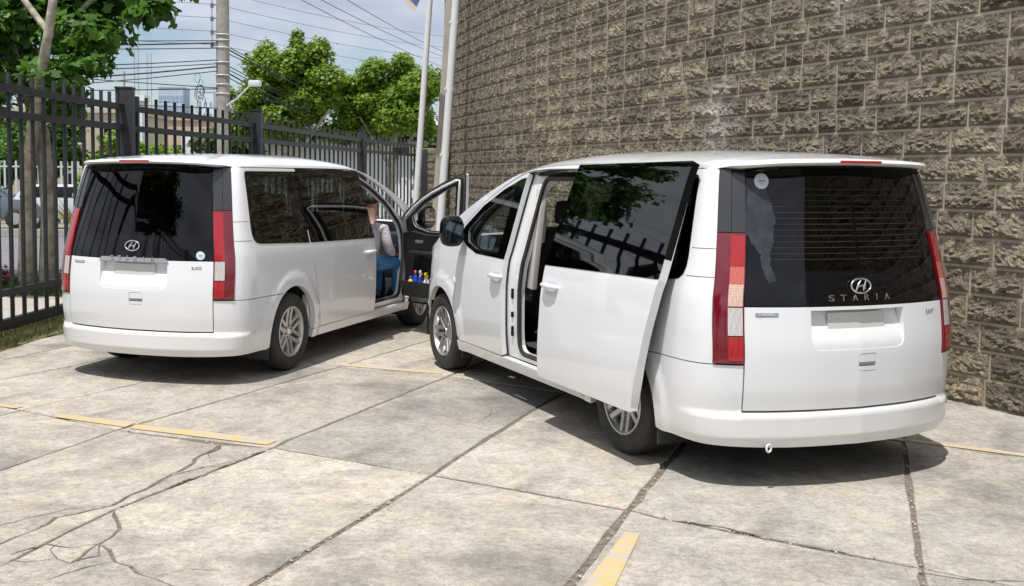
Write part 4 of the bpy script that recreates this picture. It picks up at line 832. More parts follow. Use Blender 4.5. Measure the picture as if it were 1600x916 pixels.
# ================================================================ POLES
def pole(name, label, base, top, r0, r1, m, cat='flagpole', n=16, group=None):
    b = MB(); b.tube([Vector((0, 0, 0)), Vector(top)-Vector(base)], [r0, r1], n); return tag(b.build(name, m, None, smooth=True, loc=base), label, cat, group)
f1 = pole('flagpole', 'slim white flagpole nearer the fence, with a flag corner hanging beside it', (-.53, 21, 0), (.14, 21, 11), .062, .05, GALV)
f2 = pole('flagpole', 'thick white pole standing against the left end of the block wall', (-.03, 20, 0), (.63, 20, 11), .075, .065, GALV)
b = MB()
for z in (2.2, 3.4, 4.6): b.box((.06*z-.02, .0, z), (.16, .10, .05))
b.build('clamp', GALV, f2)
b = MB(); b.bar((0, 0, 0), (.62, 0, 11), .24, .24, up=(0, 1, 0)); o = b.build('concrete_column', texmat('beige_column_concrete', (.46, .42, .36), (.56, .52, .45), 3, .9, .2, 40), None, bevel=.01, loc=(-.08, 22, 0)); tag(o, 'pale square concrete column between the white poles and the wall', 'column')
# flag corner
V = []; F = []; nx, nz_ = 14, 14
fx0, fz0 = -.40, 5.17
for i in range(nx+1):
    for j in range(nz_+1):
        u, v = i/nx, j/nz_; x = -.62+u*.95*0-.55+u*.85+v*.30; 
        V.append((-.92+.62*v-.95*(1-u)*1.0*(.25+.75*v)+.62*(1-v)*0, 21+.07*math.sin(u*9+v*3), 5.12+1.15*v+.55*(1-u)*(1-v*.3)))
for i in range(nx):
    for j in range(nz_): F.append((i*(nz_+1)+j, (i+1)*(nz_+1)+j, (i+1)*(nz_+1)+j+1, i*(nz_+1)+j+1))
BLUEF = mat('purple_blue_flag_cloth', (.13, .13, .32), .8); WHITEF = mat('cream_flag_cloth', (.66, .58, .48), .8)
# triangular lower corner: pale border strip and blue field, cloth 2 mm thick with folds
def cloth(name, pts, m, parent=None, y=21.):
    me = MB(); n = len(pts); front = [(x, y+.05*math.sin(x*6+z*3), z) for x, z in pts]; back = [(a, b_+.004, c) for a, b_, c in front]
    me.add(front+back, [tuple(range(n)), tuple(range(n, 2*n))[::-1]]+[(i, (i+1) % n, n+(i+1) % n, n+i) for i in range(n)]); return me.build(name, m, parent)
fl = thing('flag', 'blue and cream corner of a flag hanging at the top of the picture', 'flag', (-.3, 21, 5))
def fpx(u, v, D=21.): x = (u-685.4)*D/1693; z = 1.815+(272-v)*D/1693+.0; return (x+.3, z-5)
cloth('flag_field', [fpx(648, 14), fpx(658, -12), fpx(664, -60), fpx(560, -120), fpx(610, -30), fpx(634, -2)], BLUEF, fl, 0.)
cloth('flag_border', [fpx(644, 22), fpx(648, 14), fpx(634, -2), fpx(610, -30), fpx(560, -120), fpx(546, -114), fpx(596, -32), fpx(622, -3)], WHITEF, fl, 0.)
# utility pole with hardware, street lamp arm and cables
up = thing('utility_pole', 'tall weathered concrete utility pole hung with cables behind the fence', 'utility pole', (-5.97, 30, 0))
MB().tube([(0, 0, 0), (.02, 0, 13)], [.21, .14], 12).build('shaft', POLEC, up, smooth=True)
CABLE = mat('black_cable', (.015, .015, .017), .6); PGLAZE = mat('grey_insulator', (.25, .22, .2), .3)
b = MB()
for z in (4.0, 4.25, 4.5, 4.85, 5.25, 5.45, 5.6, 3.3): b.tube([(.21*math.cos(t)*.95, .21*math.sin(t)*.95, z) for t in np.linspace(0, 6.283, 17)[:-1]], .012, 5, closed=True)
b.build('pole_band', GALV, up, smooth=True)
b = MB()
for k in range(5): b.tube([(-.16, -.12, 6.75-k*.36), (-.26, -.12, 6.73-k*.36)], .02, 6).tube([(-.26, -.12, 6.67-k*.36), (-.26, -.12, 6.79-k*.36)], .045, 8)
b.tube([(-.26, -.12, 6.82), (-.26, -.12, 5.25)], .012, 5); b.build('insulator_rack', PGLAZE, up, smooth=True)
rc = random.Random(11)
def cable(a, c, sag, r, m=CABLE, n=14): return [Vector(a).lerp(Vector(c), k/n)+Vector((0, 0, -4*sag*(k/n)*(1-k/n))) for k in range(n+1)]
P0 = Vector((-5.97, 30, 0))
ORD = ['topmost', 'second', 'third', 'fourth', 'fifth', 'sixth', 'seventh', 'eighth', 'ninth', 'lowest']
def add_cable(label, za, end, sag, r, grp, end2=None):
    a = Vector((-6.1, 29.85, za)); b = MB()
    b.tube([p-a for p in cable(end, a, sag, r)], r, 5)
    if end2: b.tube([p-a for p in cable(a, end2, sag, r)], r, 5)
    o = b.build('cable', CABLE, None, smooth=True, loc=a); o['label'] = label; o['category'] = 'cable'; o['group'] = grp
for k in range(5): add_cable('%s of the five thin power lines strung from the insulator rack' % (ORD+['lowest'])[k if k < 4 else 9], 6.75-k*.36, (-34, 24, 9.3-k*.42), .5, .006, 'thin high power lines', (6, 60, 9.3-.55*k))
zs = [(5.42, (-32, 27, 7.0), .6), (5.36, (-32, 27, 6.8), .7), (5.22, (-32, 27, 6.2), .5), (4.90, (-32, 29, 6.2), .8), (4.80, (-32, 29, 6.0), .8), (4.72, (-32, 29, 5.7), 1.0), (4.6, (-32, 29, 5.3), 1.), (4.15, (-32, 28, 6.4), .25), (4.12, (-32, 32, 4.1), .1), (3.6, (-32, 30, 5.0), .2)]
for k, (z, e, sg) in enumerate(zs): add_cable('%s thick black cable from the top on the concrete utility pole' % ORD[k], z, e, sg, .014 if k not in (1, 5) else .022, 'black cables strung to the concrete pole', (-1.2+.1*k, 64, 5.6-.14*k))
b = MB()
for k in range(9):
    c0 = Vector((-6.5-.15*rc.random(), 29.8, 4.5-.9*rc.random())); rr = rc.uniform(.07, .2)
    b.tube([c0-P0+Vector((rr*math.cos(t)*.7, .05*math.sin(3*t), rr*1.2*math.sin(t))) for t in np.linspace(0, 6.283, 15)[:-1]], .006, 4, closed=True)
b.build('cable_coil', CABLE, up, smooth=True)
b = MB(); b.tube([(.1, -.1, 3.65), (.45, -.3, 3.85), (.85, -.5, 4.20)], .025, 8); la_ = b.build('lamp_arm', GALV, up, smooth=True)
b = MB(); b.box((.98, -.55, 4.24), (.34, .22, .17)); b.build('street_lamp_head', GALV, up, bevel=.04)
add = lambda a, c: None
for k, (ax, az, bx, bz) in enumerate([(470, -10, 700, 110), (505, -8, 705, 96), (545, -8, 712, 92)]):
    D1, D2 = 34, 60; a = Vector(((ax-685.4)*D1/1693, D1, 1.815+(272-az)*D1/1693)); c = Vector(((bx-685.4)*D2/1693, D2, 1.815+(274-bz)*D2/1693)); ext_ = a+(a-c)*.6
    b = MB(); b.tube([p-a for p in cable(ext_, c, .3, .01)], .011, 5); o = b.build('cable', CABLE, None, smooth=True, loc=a); o['label'] = '%s thin line crossing the sky down towards the flagpoles' % ('leftmost', 'middle', 'rightmost')[k]; o['category'] = 'cable'; o['group'] = 'lines crossing the sky by the flagpoles'
# ================================================================ TREES
def leafcloud(name, lumps, n, size, m, parent, seed, droop=.35, origin=(0, 0, 0), shell=.55):
    rg = np.random.RandomState(seed); w = np.array([l[3]**2 if len(l) == 4 else l[3]*l[4] for l in lumps], float); w /= w.sum(); idx = rg.choice(len(lumps), n, p=w)
    C = np.array([l[:3] for l in lumps])[idx]; rr = np.array([[l[3], l[3], l[4] if len(l) > 4 else l[3]*.8] for l in lumps])[idx]
    d = rg.randn(n, 3); d /= np.linalg.norm(d, axis=1)[:, None]; rad = shell+(1-shell)*rg.rand(n)**.6; rad *= 1+.12*rg.randn(n)
    P = C+d*rr*rad[:, None]-np.array(origin)
    # leaf shape: five-lobed
    ang = np.array([-90, -50, -20, 15, 48, 90, 132, 165, 200, 230])*np.pi/180; rd = np.array([.30, .62, .95, .5, .95, 1.0, .95, .5, .95, .62][:10]); rd[0] = .25
    base = np.stack([np.cos(ang)*rd, np.sin(ang)*rd, -.18*np.abs(np.cos(ang))*rd], 1)
    nrm = d*.7+np.array([0, 0, 1.])*.75+rg.randn(n, 3)*.5; nrm /= np.linalg.norm(nrm, axis=1)[:, None]
    t = rg.randn(n, 3); t -= (t*nrm).sum(1)[:, None]*nrm; t /= np.linalg.norm(t, axis=1)[:, None]; bt = np.cross(nrm, t)
    s = size*(.6+.7*rg.rand(n)); V = P[:, None, :]+s[:, None, None]*(base[None, :, 0, None]*t[:, None, :]+base[None, :, 1, None]*bt[:, None, :]+base[None, :, 2, None]*nrm[:, None, :])
    k = len(ang); V = V.reshape(-1, 3).astype(np.float32); me = bpy.data.meshes.new(name)
    me.vertices.add(len(V)); me.vertices.foreach_set('co', V.ravel()); me.loops.add(n*k); me.loops.foreach_set('vertex_index', np.arange(n*k, dtype=np.int32))
    me.polygons.add(n); me.polygons.foreach_set('loop_start', np.arange(0, n*k, k, dtype=np.int32)); me.update(calc_edges=True)
    at = me.attributes.new('tone', 'FLOAT', 'FACE'); at.data.foreach_set('value', rg.rand(n).astype(np.float32)); me.update()
    return link(name, me, m, parent)
def tree(label, loc, trunk, branches, lumps, n, size, m, seed, shell=.5, name='tree'):
    t = thing(name, label, 'tree', loc)
    for tp in trunk: MB().tube([Vector(p)-Vector(loc) for p, r in tp], [r for p, r in tp], 12).build('trunk', BARK, t, smooth=True)
    for bp_ in branches: MB().tube([Vector(p)-Vector(loc) for p, r in bp_], [r for p, r in bp_], 8).build('branch', BARK, t, smooth=True)
    leafcloud('crown', lumps, n, size, m, t, seed, origin=loc, shell=shell); return t
rt = random.Random(4)
# near left tree : trunk (double) at about (-6.35,16.9)
lum = []
for k in range(60):
    a = rt.uniform(0, 6.28); rr = rt.uniform(0, 3.1); x = -6.9+rr*math.cos(a)*1.05; y = 16.7+rr*math.sin(a)*.55; z = rt.uniform(3.6, 7.2)
    if x > -4.5 and z < 4.3: z = rt.uniform(4.4, 6.5)
    if abs(x+5.35) < 1.0 and y < 15.9: y = 16.2
    lum.append((x, y, z, rt.uniform(.45, .8), rt.uniform(.3, .55)))
lum += [(-4.9, 16.6, 4.6, .7, .5), (-5.4, 16.8, 4.2, .7, .4), (-4.5, 16.6, 5.2, .7, .5), (-5.6, 16.8, 5.0, .8, .6), (-6.4, 16.4, 4.2, .7, .5), (-7.0, 16.2, 3.6, .6, .4), (-4.2, 16.4, 5.0, .5, .4), (-3.95, 16.2, 5.5, .5, .4), (-6.9, 15.6, 3.3, .7, .4), (-6.6, 15.3, 2.9, .55, .4), (-7.6, 16.2, 2.6, .7, .6), (-7.3, 16.8, 2.9, .8, .6), (-5.4, 15.4, 3.15, .5, .28), (-5.0, 15.5, 3.35, .45, .22), (-5.7, 16.4, 2.9, .45, .35), (-4.15, 15.8, 4.15, .4, .25), (-3.7, 16, 4.6, .35, .3), (-4.9, 15.5, 3.75, .35, .2), (-6.0, 16.3, 3.3, .5, .3)]
tree('large leafy plane tree with a pale mottled trunk just beyond the fence on the left', (-6.35, 16.9, 0),
     [[((-6.45, 16.9, 0), .15), ((-6.42, 16.9, 1.2), .12), ((-6.33, 16.8, 2.1), .10), ((-5.8, 15.7, 2.85), .085), ((-5.47, 15.05, 3.25), .072), ((-5.32, 14.9, 3.75), .063), ((-5.24, 14.9, 4.25), .055), ((-5.2, 15, 5.4), .05)], [((-6.15, 17.0, 0), .16), ((-6.12, 17.0, 1.2), .12), ((-6.2, 17.0, 2.4), .11), ((-6.7, 17.0, 3.8), .09), ((-7.2, 17, 5.4), .05)]],
     [[((-6.05, 16.5, 3.6), .06), ((-5.2, 16.2, 4.3), .04), ((-4.2, 16.1, 4.9), .02)], [((-5.4, 15.2, 3.7), .05), ((-6.6, 16, 5), .04), ((-7.4, 15.6, 5.8), .02)]], lum, 30000, .095, LEAF1, 21, .2)
def blob(cx, cy, cz, rx, rz_, n, seed, sr=(.5, 1.0)):
    r_ = random.Random(seed); out = []
    for k in range(n):
        a = r_.uniform(0, 6.28); u = r_.uniform(-1, 1); q = r_.uniform(.3, .95); c = math.sqrt(1-u*u)
        s = r_.uniform(*sr); out.append((cx+rx*q*c*math.cos(a), cy+rx*.7*q*c*math.sin(a), cz+rz_*q*u, s, s*.7))
    return out
tree('bright green tree behind the fence just right of the concrete utility pole', (-5.4, 40, 0), [[((-5.4, 40, 0), .22), ((-5.3, 40, 2), .18), ((-5.2, 40, 4.5), .1)]], [[((-5.3, 40, 2.2), .09), ((-6.6, 39.5, 3.6), .06), ((-7.3, 39.4, 4.6), .03)], [((-5.2, 40, 2.6), .09), ((-4.0, 39.6, 4.2), .05)]],
     blob(-5.6, 40, 4.7, 2.3, 1.75, 60, 3, (.4, .8))+[(-6.3, 39.6, 6.2, .45, .5), (-4.4, 39.7, 6.3, .5, .5), (-5.2, 39.6, 6.7, .3, .4), (-7.4, 39.6, 3.4, .6, .6), (-7.7, 39.6, 4.7, .4, .3)], 36000, .085, LEAF2, 31, .05)
tree('rounder bright green tree behind the fence beside the white flagpoles', (-1.9, 41, 0), [[((-1.9, 41, 0), .22), ((-1.8, 41, 2), .16), ((-1.7, 41, 4.2), .1)]], [[((-1.9, 41, 2), .09), ((-.8, 40.6, 3.6), .05)], [((-1.9, 41, 2.2), .08), ((-3.0, 40.6, 4.0), .04)]],
     blob(-1.9, 41, 4.5, 2.1, 1.8, 55, 8, (.4, .8))+[(-3.6, 40.6, 4.6, .6, .5), (-3.4, 40.8, 3.8, .6, .5), (-3.9, 40.6, 3.4, .6, .4), (-1.4, 40.5, 6.0, .5, .4), (-2.6, 40.5, 5.6, .5, .4), (-.6, 40.6, 4.9, .5, .5)], 34000, .085, LEAF2, 41, .05)
tree('dark green bushy tree low behind the fence left of the utility pole', (-8.3, 43, 0), [[((-8.3, 43, 0), .12), ((-8.2, 43, 2.4), .06)]], [], blob(-8.3, 43, 2.6, 1.6, 1.7, 18, 12, (.5, .8)), 4200, .15, LEAF3, 51, .3)
tree('leafy bush tree behind the fence below the far tower blocks', (-11.6, 45, 0), [[((-11.6, 45, 0), .12), ((-11.5, 45, 2), .06)]], [], blob(-11.6, 45, 1.7, 2.0, 1.4, 18, 15, (.5, .8)), 4200, .15, LEAF2, 55, .3)
tree('dark leafy bush tree behind the street beside the beige house', (-17.5, 42, 0), [[((-17.5, 42, 0), .12), ((-17.4, 42, 2), .06)]], [], blob(-17.6, 42, 2.6, 2.2, 1.4, 22, 17, (.5, .9)), 5500, .16, LEAF1, 57, .3)
tree('low round green shrub tree on the verge just beyond the road at left', (-10.0, 33.4, 0), [[((-10, 33.4, 0), .07), ((-10, 33.4, 1.2), .04)]], [], blob(-10.0, 33.4, 1.9, 1.3, 1.1, 14, 77, (.4, .6)), 4000, .12, LEAF2, 78, .2)
tree('leafy street tree in front of the beige house, between trunk and fence post', (-14.6, 40, 0), [[((-14.6, 40, 0), .12), ((-14.5, 40, 2.2), .06)]], [], blob(-14.4, 40, 3.0, 1.9, 1.3, 22, 91, (.5, .8)), 7000, .12, LEAF1, 92, .2)
tree('tree on the far left edge behind the pickets', (-22.5, 47, 0), [[((-22.5, 47, 0), .15), ((-22.4, 47, 3), .08)]], [], blob(-22, 47, 4.0, 3.2, 3.2, 34, 19, (.7, 1.2)), 6500, .2, LEAF1, 59, .3)
# trees and a pole behind the camera side, part of the street that the windows mirror
tree('street tree standing outside the fence left of the camera', (-8.5, 3.5, 0), [[((-8.5, 3.5, 0), .2), ((-8.3, 3.5, 3), .12), ((-8, 3.5, 5), .07)]], [], blob(-8.2, 3.5, 5.0, 2.3, 1.7, 30, 23, (.6, .9)), 6000, .12, LEAF1, 61, .3)
tree('street tree standing behind the camera', (-3.5, -9.5, 0), [[((-3.5, -9.5, 0), .2), ((-3.3, -9.5, 3), .12), ((-3, -9.5, 5), .07)]], [], blob(-3.4, -9.5, 4.6, 2.4, 2.0, 30, 27, (.6, 1.0)), 5000, .16, LEAF1, 63, .3)
rear_f = thing('rear_fence', 'dark steel picket fence across the yard behind the camera', 'fence', (-1, -6, 0))
b = MB()
for k in range(5): MB().box((0, 0, 1.5), (.18, .18, 3)).build('post', STEEL, rear_f, loc=(-5.2+k*3.4, 0, 0))
for z in (2.73, 2.45, .4): MB().bar((-5.2, 0, z), (8.6, 0, z), .06, .085).build('rail', STEEL, rear_f)
for k in range(64):
    o = pko.copy(); COL.objects.link(o); o.parent = rear_f; o.location = (-5.0+k*.21, 0, 0); o.rotation_euler = (0, 0, 0)
# hedge and vines on the far white wall
ww = thing('boundary_wall', 'white boundary wall beyond the street seen through the fence pickets', 'wall', (-4.5, 46.5, 0))
MB().box((0, 0, 1.75), (13, .25, 3.5)).build('wall_face', mat('white_render', (.80, .82, .84), .8), ww)
b = MB()
for k in range(5): b.box((-6+k*3, -.16, 1.8), (.3, .1, 3.6))
b.build('pilaster', MATS['white_render'], ww)
h = leafcloud('hedge', [(-9.5+.55*k, 46.1+.1*math.sin(k), 3.5+.12*math.sin(k*1.7), .5, .3) for k in range(20)], 9000, .08, LEAF3, None, 71, shell=.3); h['label'] = 'tangled green vine along the top of the white boundary wall'; h['category'] = 'hedge'; h['kind'] = 'stuff'
h = leafcloud('hedge', [(-.6+.3*k, 37.6, 2.75+.06*math.sin(k*2), .32, .22) for k in range(9)], 2200, .06, LEAF3, None, 73, shell=.3); h['label'] = 'small clipped creeper above the low block wall by the poles'; h['category'] = 'hedge'; h['kind'] = 'stuff'
# ================================================================ STREET
road = poly_sheet('road', [(-140, 18.6), (40, 18.6), (40, 31.5), (-140, 31.5)], -.035, texmat('grey_asphalt', (.15, .155, .165), (.2, .205, .215), 2, .85, .2, 80)); road['kind'] = 'structure'
pv = poly_sheet('pavement', [(-60, 13.2), (-4.95, 13.2), (-4.6, 15.5), (-4.1, 18.2), (-60, 18.2)], -.02, texmat('pale_pavement', (.36, .33, .28), (.46, .43, .38), 2, .9, .2, 60)); pv['kind'] = 'structure'
b = MB(); b.box((-30, 18.3, .02), (60, .2, .16)); o = b.build('kerb', texmat('kerb_concrete', (.34, .33, .30), (.42, .40, .36), 4, .9, .2, 50), None); o['kind'] = 'structure'
b = MB(); b.box((-50, 31.7, .04), (180, .25, .2)); o = b.build('kerb', MATS['kerb_concrete'], None); o['kind'] = 'structure'
vs = poly_sheet('verge', [(-140, 31.8), (40, 31.8), (40, 33.6), (-140, 33.6)], .05, texmat('dry_yellow_verge', (.34, .28, .15), (.42, .36, .24), 1, .95, .2, 30)); vs['kind'] = 'structure'
# grass strip under the fence
def grass(name, poly, n, hgt, m, seed):
    rg = np.random.RandomState(seed); A = np.array(poly); P = A.min(0)+rg.rand(n*3, 2)*(A.max(0)-A.min(0)); P = P[inpoly(P, poly)][:n]; n = len(P)
    a = rg.rand(n)*6.28; w = .006+.006*rg.rand(n); hh = hgt*(.3+.9*rg.rand(n)); lean = rg.randn(n, 2)*hh[:, None]*.5
    V = np.zeros((n, 3, 3)); V[:, 0, 0] = P[:, 0]-np.cos(a)*w; V[:, 0, 1] = P[:, 1]-np.sin(a)*w; V[:, 1, 0] = P[:, 0]+np.cos(a)*w; V[:, 1, 1] = P[:, 1]+np.sin(a)*w
    V[:, 2, :2] = P+lean; V[:, 2, 2] = hh; V[:, :2, 2] = -.02; me = bpy.data.meshes.new(name); V = V.reshape(-1, 3); me.from_pydata(V.tolist(), [], [(3*i, 3*i+1, 3*i+2) for i in range(n)]); me.update()
    at = me.attributes.new('tone', 'FLOAT', 'FACE'); at.data.foreach_set('value', rg.rand(n).astype(np.float32)); o = link(name, me, m); return o
GR = leafmat('dry_short_grass', (.10, .12, .03), (.30, .29, .12), .3)
gp = [(-5.9, 9.2), (-4.55, 9.6), (-4.3, 12.0), (-3.9, 14.2), (-4.2, 15.5), (-4.75, 14.8), (-5.0, 12.0), (-5.6, 9.2)]
gs = poly_sheet('grass_strip', gp, .004, texmat('mossy_soil', (.11, .10, .05), (.24, .23, .11), 8, .95, .5, 60)); gs['kind'] = 'structure'
g_ = grass('grass', gp, 9000, .07, GR, 3); g_['kind'] = 'stuff'; g_['label'] = 'short dry grass strip at the foot of the left fence'; g_['category'] = 'grass'
bp = [(-12, 15.9), (-5.1, 15.9), (-5.0, 17.9), (-12, 17.9)]
g_ = grass('grass', bp, 7000, .16, LEAF3, 4); g_['kind'] = 'stuff'; g_['label'] = 'green plants in the bed round the pale tree trunk'; g_['category'] = 'ground cover'
for lx, c, lb in ((-6.95, (.55, .10, .16), 'pink flowering bush left of the pale tree trunk'), (-5.55, (.62, .30, .22), 'salmon flowering bush right of the pale tree trunk')):
    t = thing('flowering_bush', lb, 'bush', (lx, 16.7, 0)); leafcloud('foliage', [(lx, 16.7, .14, .35, .2)], 600, .045, LEAF3, t, 81, origin=(lx, 16.7, 0), shell=.1); leafcloud('flowers', [(lx, 16.7, .24, .35, .18)], 260, .035, mat('petal_%d' % int(-lx*10), c, .6), t, 82, origin=(lx, 16.7, 0), shell=.3)['kind'] = 'stuff'
def car(label, loc, rz, m, suv=True):
    t = thing('parked_car', label, 'car', loc, rz); h = 1.55 if suv else 1.42
    def extr(pr, w, name, mm, par=None, taper=0):
        n = len(pr); V = [(x, -w/2+taper*max(0, z-.9)*.35, z) for x, z in pr]+[(x, w/2-taper*max(0, z-.9)*.35, z) for x, z in pr]
        F = [tuple(range(n)), tuple(range(n, 2*n))[::-1]]+[(i, n+i, n+(i+1) % n, (i+1) % n) for i in range(n)]
        o = MB().add(V, F).build(name, mm, par or t, bevel=.04); return o
    extr([(-2.15, .32), (-2.2, .85), (-2.05, .98), (1.0, .98), (1.95, .88), (2.15, .7), (2.15, .35)], 1.75, 'body', m)
    extr([(-2.0, .96), (-1.75, h-.08), (-1.3, h), (.1, h), (.45, h-.08), (1.15, .97)], 1.62, 'cabin', m, None, 1)
    extr([(-1.85, 1.0), (-1.62, h-.13), (-1.3, h-.07), (.05, h-.07), (.38, h-.13), (.98, 1.0)], 1.66, 'side_windows', GBLACK, None, 1)
    for x in (-1.35, 1.35):
        for s in (-1, 1):
            V, F = lathe([(.001, -.10), (.20, -.10), (.31, -.09), (.33, 0), (.31, .09), (.001, .10)], 24); w = mesh('wheel', V, F, RUBBER, t, True, loc=(x, s*.80, .33))
            V, F = lathe([(.001, -.02), (.19, -.02), (.2, .02)], 16); mesh('rim', [(a, b_+(-.09 if s < 0 else .09), c) for a, b_, c in V], F, ALLOY, w)
    MB().box((-2.19, -.65, .8), (.04, .3, .12)).build('tail_lamp', RED, t); MB().box((2.13, -.65, .72), (.06, .3, .1)).build('headlamp', CLEARL, t)
    return t
car('dark blue-grey parked car at the far left beyond the road', (-14.9, 35.0, 0), R(8), mat('slate_car_paint', (.10, .13, .18), .25, coat=1.))
car('white parked car beyond the road right of the tree trunk', (-11.6, 35.4, 0), R(3), mat('pale_car_paint', (.55, .58, .62), .3, coat=1.), False)
# far picket fence across the road
ff = thing('far_fence', 'pale picket fence behind the parked cars across the road', 'fence', (-15, 38.5, 0)); WP_ = mat('pale_picket_paint', (.55, .57, .58), .6)
MB().bar((-7, 0, 2.0), (8, 0, 2.0), .04, .06).build('rail', WP_, ff); MB().bar((-7, 0, .3), (8, 0, .3), .04, .06).build('rail', WP_, ff)
p_ = MB().box((0, 0, 1.1), (.07, .03, 2.2)).build('picket', WP_, ff, loc=(-7, 0, 0))
for k in range(1, 75): o = p_.copy(); COL.objects.link(o); o.parent = ff; o.location = (-7+k*.2, 0, 0)
# spiky plant
t = thing('spiky_plant', 'yellow striped spiky plant beside the white car across the road', 'plant', (-11.1, 33.2, 0)); b = MB()
for k in range(40):
    a = rt.uniform(0, 6.28); L = rt.uniform(.7, 1.3); e = rt.uniform(.3, 1.0); d = Vector((math.cos(a)*e, math.sin(a)*e, 1)).normalized(); s_ = Vector((-math.sin(a), math.cos(a), 0))*.05
    b.add([s_*-1, s_, d*L*.6+s_*.8, d*L+Vector((0, 0, -.12*e)), d*L*.6-s_*.8], [(0, 1, 2, 3, 4)])
b.build('leaves', mat('striped_leaf', (.36, .32, .08), .5), t)
# ================================================================ BUILDINGS
def house(label, loc, size, m, rows, cols, wsize, floor0=1.2, gap=2.8, roofc=None, name='house', frame=None, rz=0):
    t = thing(name, label, 'building', loc, rz); w, d, h = size; wins = []
    MB().box((0, d/2, h/2), (w, d, h)).build('walls', m, t)
    if roofc: MB().add([(-w/2-.4, -.4, h), (w/2+.4, -.4, h), (w/2+.4, d+.4, h), (-w/2-.4, d+.4, h), (-w/2+1, d/2, h+1.6), (w/2-1, d/2, h+1.6)], [(0, 1, 5, 4), (2, 3, 4, 5), (1, 2, 5), (3, 0, 4), (3, 2, 1, 0)]).build('roof', roofc, t)
    else: MB().box((0, d/2, h+.1), (w+.3, d+.3, .25)).build('parapet', m, t)
    ww_, wh = wsize; proto = None
    for r in range(rows):
        for c in range(cols):
            x = -w/2+w*(c+.5)/cols; z = floor0+r*gap
            if proto is None:
                proto = MB().box((0, .0, 0), (ww_, .12, wh)).build('window', GBLACK, t); pf = MB().box((0, -.03, -wh/2-.06), (ww_+.15, .22, .1)).box((0, -.04, 0), (.06, .1, wh)).build('window_frame', WP_, proto); o = proto
            else:
                o = proto.copy(); COL.objects.link(o); q = pf.copy(); COL.objects.link(q); q.parent = o; o.parent = t
            o.location = (x, -.03, z)
    return t
BEIGE = texmat('beige_render', (.42, .36, .28), (.50, .43, .34), .5, .9, .1, 10); PINKB = texmat('pale_terracotta_render', (.46, .34, .26), (.54, .42, .33), .5, .9, .1, 10)
house('beige two storey house with small windows behind the street trees', (-21.2, 60, 0), (8.5, 8, 5.1), BEIGE, 2, 4, (.9, 1.1))
house('low terracotta coloured building seen above the fence left of the utility pole', (-18.4, 78, 0), (10, 10, 5.6), PINKB, 1, 5, (1.2, 1.2), 3.2)
house('narrow white building slab just right of the big fence post', (-12.6, 45.2, 0), (.5, .6, 4.8), MATS['white_render'], 1, 1, (.2, .5), 3.4)
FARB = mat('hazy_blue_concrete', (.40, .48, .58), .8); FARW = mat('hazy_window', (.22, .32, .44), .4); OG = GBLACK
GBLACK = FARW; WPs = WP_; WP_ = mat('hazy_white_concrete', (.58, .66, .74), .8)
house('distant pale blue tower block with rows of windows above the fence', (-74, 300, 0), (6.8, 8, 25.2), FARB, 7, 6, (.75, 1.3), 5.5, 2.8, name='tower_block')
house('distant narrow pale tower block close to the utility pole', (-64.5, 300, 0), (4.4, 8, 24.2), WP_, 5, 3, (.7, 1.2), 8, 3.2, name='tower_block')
GBLACK = OG
hl = MB(); V = []; F = []
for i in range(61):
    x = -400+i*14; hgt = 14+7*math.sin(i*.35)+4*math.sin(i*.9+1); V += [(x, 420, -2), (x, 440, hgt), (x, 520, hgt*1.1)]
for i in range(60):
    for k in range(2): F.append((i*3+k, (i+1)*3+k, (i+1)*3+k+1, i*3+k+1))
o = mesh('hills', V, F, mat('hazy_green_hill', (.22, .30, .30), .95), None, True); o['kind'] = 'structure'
for px_, H in ((-50.0, 22.6), (-47.9, 21.4)):
    t = thing('lattice_mast', 'thin %s lattice mast rising behind the fence' % ('taller left' if px_ < -49 else 'shorter right'), 'mast', (px_, 180, 0)); b = MB()
    for dx in (-.35, .35):
        b.tube([(dx, 0, 0), (dx, 0, H)], .07, 5)
    for k in range(14): b.tube([(-.35 if k % 2 else .35, 0, k*H/14), (.35 if k % 2 else -.35, 0, (k+1)*H/14)], .03, 4)
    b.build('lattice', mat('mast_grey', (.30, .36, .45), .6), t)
t = thing('wooden_pole', 'thin pale pole rising behind the big fence post', 'pole', (-11.9, 41, 0)); MB().tube([(0, 0, 0), (.05, 0, 5.6)], [.06, .04], 8).build('shaft', BARK, t, smooth=True)
# white building beyond the poles at the wall's end
house('small white gabled building in the gap between the white flagpoles', (-.2, 58, 0), (1.7, 4, 3.3), mat('bluish_white_render', (.66, .70, .74), .8), 1, 1, (.5, .5), 2.6, 2, roofc=mat('pale_tin_roof', (.62, .64, .66), .5))
# debris in joints
rd = random.Random(9); b = MB()
for k in range(260):
    L = rd.choice([[(.6, 4.7), (1.53, 6.93)], [(2.19, 4.74), (3.26, 7.46)], [(-1.75, 5.73), (-1.09, 7.09)], [(-.79, 4.7), (-.03, 6.47)], [(1.19, 5.69), (2.28, 4.96)], [(-2.27, 7.55), (-.03, 6.47)]]); a = rd.random(); x = L[0][0]+(L[1][0]-L[0][0])*a+rd.gauss(0, .022); y = L[0][1]+(L[1][1]-L[0][1])*a+rd.gauss(0, .022); r = rd.uniform(.003, .009)
    b.add([(x-r, y, .001), (x, y-r, .001), (x+r*1.3, y, .001), (x, y+r, .001), (x, y, .001+r)], [(0, 1, 4), (1, 2, 4), (2, 3, 4), (3, 0, 4)])
o = b.build('gravel_bits', texmat('pale_grit', (.30, .27, .22), (.55, .52, .46), 90, .9, .1, 50), None); o['kind'] = 'stuff'; o['label'] = 'small stones and grit lying in the slab joints'; o['category'] = 'gravel'
